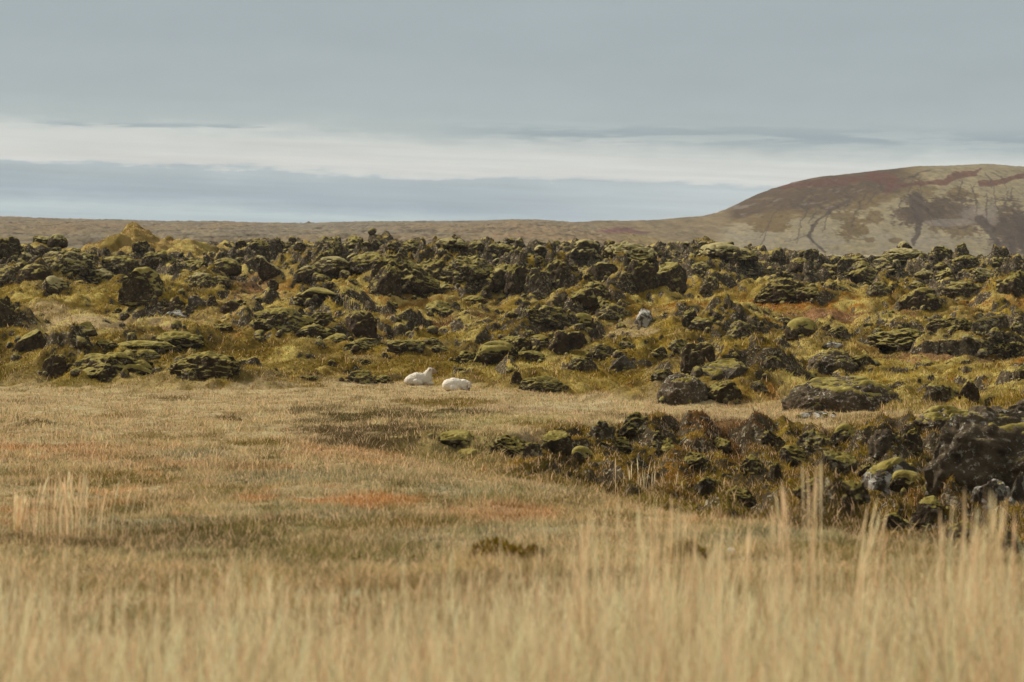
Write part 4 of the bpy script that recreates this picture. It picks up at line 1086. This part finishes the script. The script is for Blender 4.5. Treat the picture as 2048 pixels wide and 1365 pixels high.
def low_grass(name, label, n, y0, y1, hfun, wfun, keep, prof=LEAF, pw=1.0, umax=.245, seed=5):
    n = int(n * 3.6); t = g.rand(n); Y = y0 * (y1 / y0) ** (t ** pw); u = g.uniform(-umax, umax, n)
    ok = keep(u, Y) * np.clip(.24 + 1.15 * samp(STEEP, u, Y), 0, 1) > g.rand(n); u, Y = u[ok], Y[ok]; n = len(u)
    X = u * Y; Z = samp(GZ, u, Y)
    tus = fbm2(X / .5, Y / .7, seed + 2, 3); tu2 = fbm2(X / 1.7, Y / 2.6, seed + 9, 3)
    h = hfun(X, Y, u) * (.4 + .8 * g.rand(n)) * np.clip(1 + 1.1 * tus, .35, 2.0); col = ucol(n, u, Y) * (1 + .55 * tus + .3 * tu2)[:, None]
    wt = g.rand(n) < (.12 if y0 < 50 else .04); col[wt] = col[wt] * .35 + STALK * .65; h[wt] *= 1.4
    P = blades(X, Y, Z - .01, h, wfun(Y) * (.7 + .6 * g.rand(n)), g.randn(n) * .5, g.randn(n) * .5, np.clip(col, .004, .9), prof, seed)
    tag(link(name, blade_mesh(name, [P]), M['blade']), label, 'grass', kind='stuff')

tall_grass()
low_grass('short_grass', 'short mixed grey green and straw grass behind the tall grass', 370000, 11, 34,
          lambda X, Y, u: .055 + .09 * np.clip(fbm2(X / 1.2, Y / 1.6, 5, 3) + .1, 0, 1), lambda Y: .004 + .00018 * Y, lambda u, Y: np.ones(len(u)), LEAF, .9, .35)
low_grass('meadow_grass', 'short straw grass of the sheep meadow', 260000, 30, 98,
          lambda X, Y, u: .05 + .09 * np.clip(fbm2(X / 2, Y / 3, 9, 3) + .45, 0, 1), lambda Y: .006 + .00018 * Y,
          lambda u, Y: 1 - .9 * samp(GM['lava'], u, Y), LEAF)
low_grass('heath_plants', 'low moss, dry grass and rusty heath between the rocks', 420000, 60, 245,
          lambda X, Y, u: .065 + .14 * np.clip(fbm2(X / 2.5, Y / 4, 13, 3) + .3, 0, 1), lambda Y: .008 + .00030 * Y,
          lambda u, Y: samp(GM['lava'], u, Y) * (1 - samp(ROCKM, u, Y)) ** 1.5, LEAF)
low_grass('hollow_plants', 'rusty and olive heath on the bank of the hollow', 130000, 17, 62,
          lambda X, Y, u: .06 + .14 * np.clip(fbm2(X / 1.1, Y / 1.4, 17, 3) + .2, 0, 1), lambda Y: .010 + .00025 * Y,
          lambda u, Y: samp(GM['bank'], u, Y) * (1 - samp(ROCKM, u, Y)) ** 2, LEAF)

# single tufts of long stalks: px, distance, top row, spread px, count, lean, label
for (px, Y, top, sp, n, ln, lab) in [(150, 19.5, 940, 100, 80, .06, 'loose tuft of tall pale stalks standing alone at the left'),
                                     (40, 20.5, 985, 14, 90, .04, 'pale stalks at the far left edge beside the loose tuft'),
                                     (1290, 36, 912, 70, 34, .02, 'small upright tuft of pale stalks before the mossy hollow'),
                                     (1625, 11.2, 905, 9, 9, .00, 'tallest thin stalks right of centre, in front of the hollow'),
                                     (1575, 11.4, 945, 14, 10, -.03, 'thin blurred stalks just left of the tallest ones'),
                                     (1545, 10.6, 985, 12, 8, .00, 'short bunch of blurred stalks left of the thin stalks'),
                                     (1715, 10.8, 1000, 26, 20, .14, 'stalks bending to the right beside the tallest ones'),
                                     (1955, 9.6, 970, 80, 60, .03, 'thick clump of tall stalks near the right edge'),
                                     (1330, 10.2, 990, 90, 56, .02, 'wide clump of blurred stalks in the middle foreground'),
                                     (1175, 10.4, 1015, 30, 18, .02, 'narrow clump of stalks left of the wide clump'),
                                     (1450, 10.0, 1050, 50, 26, .03, 'low clump of stalks between wide clump and thin stalks')]:
    u = np.full(n, (px - 1024) / F); x0 = u[0] * Y
    xx = x0 + g.randn(n) * sp / F * Y * .5; yy = Y + g.randn(n) * .08
    zz = samp(GZ, xx / yy, yy); zb0 = samp(GZ, np.array([u[0]]), np.array([Y]))[0]
    h = (YH - F * zz / yy - top) / F * yy * (.45 + .57 * g.rand(n) ** .7)
    P = blades(xx - x0, yy - Y, zz - zb0, h, g.uniform(.0026, .0042, n) * (1 + Y / 22), g.randn(n) * (.03 if Y < 12 else .09) + ln, g.randn(n) * .06, np.clip(STALK * (1 + .1 * g.randn(n))[:, None], .01, .85), STEM, 3)
    m = max(20, n)
    x2 = x0 + g.randn(m) * sp / F * Y * .5; y2 = Y + g.randn(m) * .12; z2 = samp(GZ, x2 / y2, y2)
    P2 = blades(x2 - x0, y2 - Y, z2 - zb0, np.median(h) * g.uniform(.25, .6, m), np.full(m, .004 + Y * .0001), g.randn(m) * .3, g.randn(m) * .3, np.clip(lin(176, 152, 104) * (1 + .12 * g.randn(m))[:, None], .01, .8), LEAF3, 4)
    o = link('grass_tuft', blade_mesh('grass_tuft', [P, P2]), M['blade'], None, (x0, Y, zb0))
    tag(o, lab, 'grass tuft', 'tufts of long stalks')

# low dark shrubs in the near meadow
def shrub(px, Y, w, h, lab, tone):
    n = 300; u = (px - 1024) / F; x0 = u * Y; z0 = samp(GZ, np.array([u]), np.array([Y]))[0]
    W, H = w / F * Y, h / F * Y
    th = g.rand(n) * 6.283; r = np.sqrt(g.rand(n)); xx = np.cos(th) * r * W / 2; yy = np.sin(th) * r * W / 2
    zz = H * np.sqrt(np.clip(1 - r ** 2, 0, 1)) * g.uniform(.2, 1, n)
    col = np.where((g.rand(n) < .25)[:, None], lin(120, 96, 52), tone) * (1 + .25 * g.randn(n))[:, None]
    P = blades(xx, yy, zz, g.uniform(.03, .07, n), np.full(n, .02), g.randn(n) * .6, g.randn(n) * .6, np.clip(col, .004, .6), LEAF, 6)
    m = 40; th = g.rand(m) * 6.283
    P2 = blades(g.randn(m) * W * .05, g.randn(m) * W * .05, np.zeros(m), H * g.uniform(.5, .95, m), np.full(m, .006), np.cos(th) * W / 2 / H * .7, np.sin(th) * W / 2 / H * .7, np.tile(lin(74, 58, 38), (m, 1)), LEAF, 7)
    o = bpy.data.objects.new('dwarf_shrub', None); C.objects.link(o); o.location = (x0, Y, z0); o.empty_display_size = .1
    link('foliage', blade_mesh('foliage', [P]), M['blade'], o); link('stem', blade_mesh('stem', [P2]), M['blade'], o)
    tag(o, lab, 'shrub', 'dwarf shrubs in the near meadow')
shrub(990, 16.6, 120, 46, 'dark olive dwarf shrub in the centre of the near meadow', S_OLIVE * 1.15)
shrub(1065, 16.0, 60, 40, 'small dark tuft of shrub right of the central dwarf shrub', S_OLIVE)
shrub(1372, 16.8, 80, 34, 'low olive brown shrub behind the wide clump of stalks', S_OLIVE * 1.1)

# white pebble in the grass
X, Y, Z = hit(1463, 1110)
o = make_rock('white_stone', X, Y, Z + .01, .07, .04, .05, 's', 0, 'w', 77, 0, 4)
o.data.materials.clear(); mw, q, out = new_mat('chalk white'); q.t.links.new(diffuse_bsdf(q, q.ramp(q.noise(None, 8), [(.3, (.55, .53, .48, 1)), (.7, (.75, .73, .68, 1))]), .8), out.inputs[0]); o.data.materials.append(mw)
tag(o, 'tiny white stone lying among the grey green grass right of centre', 'stone')

# ------------------------------------------------------------------ sheep
def wool_mat():
    m, q, out = new_mat('wool')
    at = q.n('ShaderNodeAttribute'); at.attribute_name = 'Col'
    tc = q.n('ShaderNodeTexCoord'); v = tc.outputs['Object']
    n = q.noise(v, 14, 4, .65); n2 = q.noise(v, 60, 3, .7)
    vv = q.m('ADD', .82, q.m('MULTIPLY', n, .3))
    c = q.mix(1.0, at.outputs['Color'], q.comb(vv, vv, vv), 'MULTIPLY')
    q.t.links.new(diffuse_bsdf(q, c, 1.0, .05, bump(q, q.m('ADD', n, n2), .8, .03)), out.inputs[0])
    return m
M['wool'] = wool_mat()

def capsule(bm, a, b, ra, rb, seg=14):
    a, b = Vector(a), Vector(b); d = b - a; q = d.to_track_quat('Z', 'Y').to_matrix().to_4x4() if d.length > 1e-6 else None
    n = 7
    for i in range(n):
        t = i / (n - 1); p = a.lerp(b, t); r = ra + (rb - ra) * t
        bmesh.ops.create_uvsphere(bm, u_segments=seg, v_segments=10, radius=r, matrix=__import__('mathutils').Matrix.Translation(p))
def ellipsoid(bm, c, r):
    from mathutils import Matrix
    bmesh.ops.create_uvsphere(bm, u_segments=20, v_segments=14, radius=1, matrix=Matrix.Translation(c) @ Matrix.Diagonal((*r, 1)))

def make_sheep(name, build, paint, loc, rz, scale, label, ears, eyes, tone):
    bm = bmesh.new(); build(bm)
    me = bpy.data.meshes.new(name); bm.to_mesh(me); bm.free()
    tmp = bpy.data.objects.new('tmp', me); C.objects.link(tmp)
    md = tmp.modifiers.new('r', 'REMESH'); md.mode = 'VOXEL'; md.voxel_size = .016
    ms = tmp.modifiers.new('s', 'SMOOTH'); ms.factor = .5; ms.iterations = 9
    dg = bpy.context.evaluated_depsgraph_get(); dg.update()
    me2 = bpy.data.meshes.new_from_object(tmp.evaluated_get(dg)); bpy.data.objects.remove(tmp)
    n = len(me2.vertices); V = np.empty(n * 3, np.float32); me2.vertices.foreach_get('co', V); V = V.reshape(-1, 3).astype(float)
    N = np.empty(n * 3, np.float32); me2.vertex_normals.foreach_get('vector', N); N = N.reshape(-1, 3)
    wool, col = paint(V)
    V2 = V + N * (wool * (.024 * fbm3(V * 8, 2, 3) + .016 * fbm3(V * 22, 4, 2)))[:, None]
    me2.vertices.foreach_set('co', V2.astype(np.float32).ravel()); me2.update()
    a = me2.attributes.new('Col', 'FLOAT_COLOR', 'POINT'); a.data.foreach_set('color', np.concatenate([col * tone, np.ones((n, 1))], 1).astype(np.float32).ravel())
    me2.polygons.foreach_set('use_smooth', np.ones(len(me2.polygons), bool))
    me2.materials.clear()
    o = link(name, me2, M['wool'], None, loc); o.rotation_euler = (0, 0, rz); o.scale = (scale,) * 3
    def piece(nm, fn, c):
        b = bmesh.new(); fn(b); m = bpy.data.meshes.new(nm); b.to_mesh(m); b.free()
        at = m.attributes.new('Col', 'FLOAT_COLOR', 'POINT'); at.data.foreach_set('color', np.tile(np.append(c, 1), len(m.vertices)).astype(np.float32))
        m.polygons.foreach_set('use_smooth', np.ones(len(m.polygons), bool)); return link(nm, m, M['wool'], o)
    for (c, r) in ears:
        piece('ear', lambda b: ellipsoid(b, c, r), np.array([.42, .28, .20]))
    for c in eyes:
        piece('eye', lambda b: ellipsoid(b, c, (.011, .011, .011)), np.array([.02, .015, .01]))
    return tag(o, label, 'sheep', 'sheep resting in the meadow')

WOOL = np.array([.80, .71, .57]); FACE = np.array([.46, .34, .23]); MUZ = np.array([.13, .09, .07]); DIRT = np.array([.52, .42, .28])
def b1(bm):
    ellipsoid(bm, (-.02, 0, .215), (.42, .235, .225)); ellipsoid(bm, (-.26, 0, .165), (.25, .25, .19)); ellipsoid(bm, (-.06, 0, .25), (.26, .21, .205)); ellipsoid(bm, (.24, 0, .23), (.22, .20, .23))
    capsule(bm, (.24, 0, .28), (.37, 0, .46), .185, .125); capsule(bm, (.385, 0, .525), (.50, 0, .50), .10, .088); capsule(bm, (.50, 0, .495), (.615, 0, .43), .082, .050)
    for s in (-1, 1):
        capsule(bm, (.30, .12 * s, .10), (.47, .13 * s, .06), .065, .045); capsule(bm, (.47, .13 * s, .05), (.30, .15 * s, .03), .04, .03)
        capsule(bm, (-.12, .20 * s, .14), (.06, .25 * s, .08), .12, .06); capsule(bm, (.06, .25 * s, .05), (-.16, .27 * s, .03), .045, .03)
def p1(V):
    hd = sst(V[:, 0], .41, .47) * sst(V[:, 2], .33, .40); mz = sst(V[:, 0], .595, .625) * sst(V[:, 2], .3, .35)
    leg = sst(V[:, 2], .09, .05) * sst(V[:, 0], .30, .36); dirt = sst(V[:, 2], .16, .03)
    c = WOOL * (1 - hd)[:, None] + FACE * hd[:, None]; c = c * (1 - .6 * leg)[:, None] + DIRT * (.6 * leg)[:, None]
    c = c * (1 - .45 * dirt)[:, None] + DIRT * (.45 * dirt)[:, None]; c = c * (1 - mz)[:, None] + MUZ * mz[:, None]
    return 1 - np.maximum(hd * .8, leg), c
def b2(bm):
    ellipsoid(bm, (-.02, 0, .215), (.42, .24, .225)); ellipsoid(bm, (-.22, 0, .20), (.28, .25, .225)); ellipsoid(bm, (-.07, 0, .27), (.24, .19, .20)); ellipsoid(bm, (.24, 0, .20), (.22, .21, .20))
    capsule(bm, (.28, -.03, .27), (.45, -.10, .25), .15, .10); capsule(bm, (.46, -.11, .26), (.485, -.17, .20), .088, .078); capsule(bm, (.485, -.17, .19), (.46, -.27, .085), .068, .044)
    for s in (-1, 1):
        capsule(bm, (.26, .14 * s, .10), (.40, .15 * s, .05), .06, .04); capsule(bm, (-.12, .20 * s, .13), (.05, .25 * s, .07), .12, .06); capsule(bm, (.05, .25 * s, .05), (-.16, .27 * s, .03), .045, .03)
def p2(V):
    hd = sst(-V[:, 1] + (V[:, 0] - .42) * 1.2, .12, .20) * sst(V[:, 0], .38, .42); mz = sst(-V[:, 1], .27, .30) * sst(V[:, 0], .36, .42)
    dirt = sst(V[:, 2], .10, .02)
    c = WOOL * (1 - .55 * hd)[:, None] + FACE * (.55 * hd)[:, None]; c = c * (1 - .4 * dirt)[:, None] + DIRT * (.4 * dirt)[:, None]; c = c * (1 - mz)[:, None] + MUZ * mz[:, None]
    return 1 - hd * .8, c
for (px, py, bld, pnt, rz, sc_, lab, ears, eyes, tone) in [
        (838, 770, b1, p1, .12, .95, 'white sheep lying with its head raised, looking right', [((.36, .125, .555), (.040, .075, .028)), ((.36, -.125, .555), (.040, .075, .028))], [(.50, .080, .525), (.50, -.080, .525)], .93),
        (912, 780, b2, p2, .03, .92, 'brighter white sheep curled up with its head down on the grass', [((.545, -.08, .30), (.045, .035, .022)), ((.395, -.155, .275), (.045, .035, .022))], [(.535, -.20, .21), (.43, -.21, .20)], 1.06)]:
    X, Y, Z = hit(px, py)
    make_sheep('sheep', bld, pnt, (X, Y, Z - .035), rz, sc_ * 1.06 * Y / 84, lab, ears, eyes, tone)

# ------------------------------------------------------------------ thin haze over the whole land
hz = bmesh.new(); bmesh.ops.create_cube(hz, size=1.0)
hme = bpy.data.meshes.new('haze'); hz.to_mesh(hme); hz.free()
mh = bpy.data.materials.new('haze'); mh.use_nodes = True; th_ = mh.node_tree; th_.nodes.clear()
vo = th_.nodes.new('ShaderNodeVolumePrincipled'); vo.inputs['Color'].default_value = (.80, .86, .92, 1); vo.inputs['Density'].default_value = 0.00008; vo.inputs['Anisotropy'].default_value = 0.0
oo = th_.nodes.new('ShaderNodeOutputMaterial'); th_.links.new(vo.outputs[0], oo.inputs['Volume'])
ho = link('haze', hme, mh); ho.scale = (6600, 3600, 140); ho.location = (0, 1300, 10)
tag(ho, 'thin pale haze over the moor', None, kind='stuff')
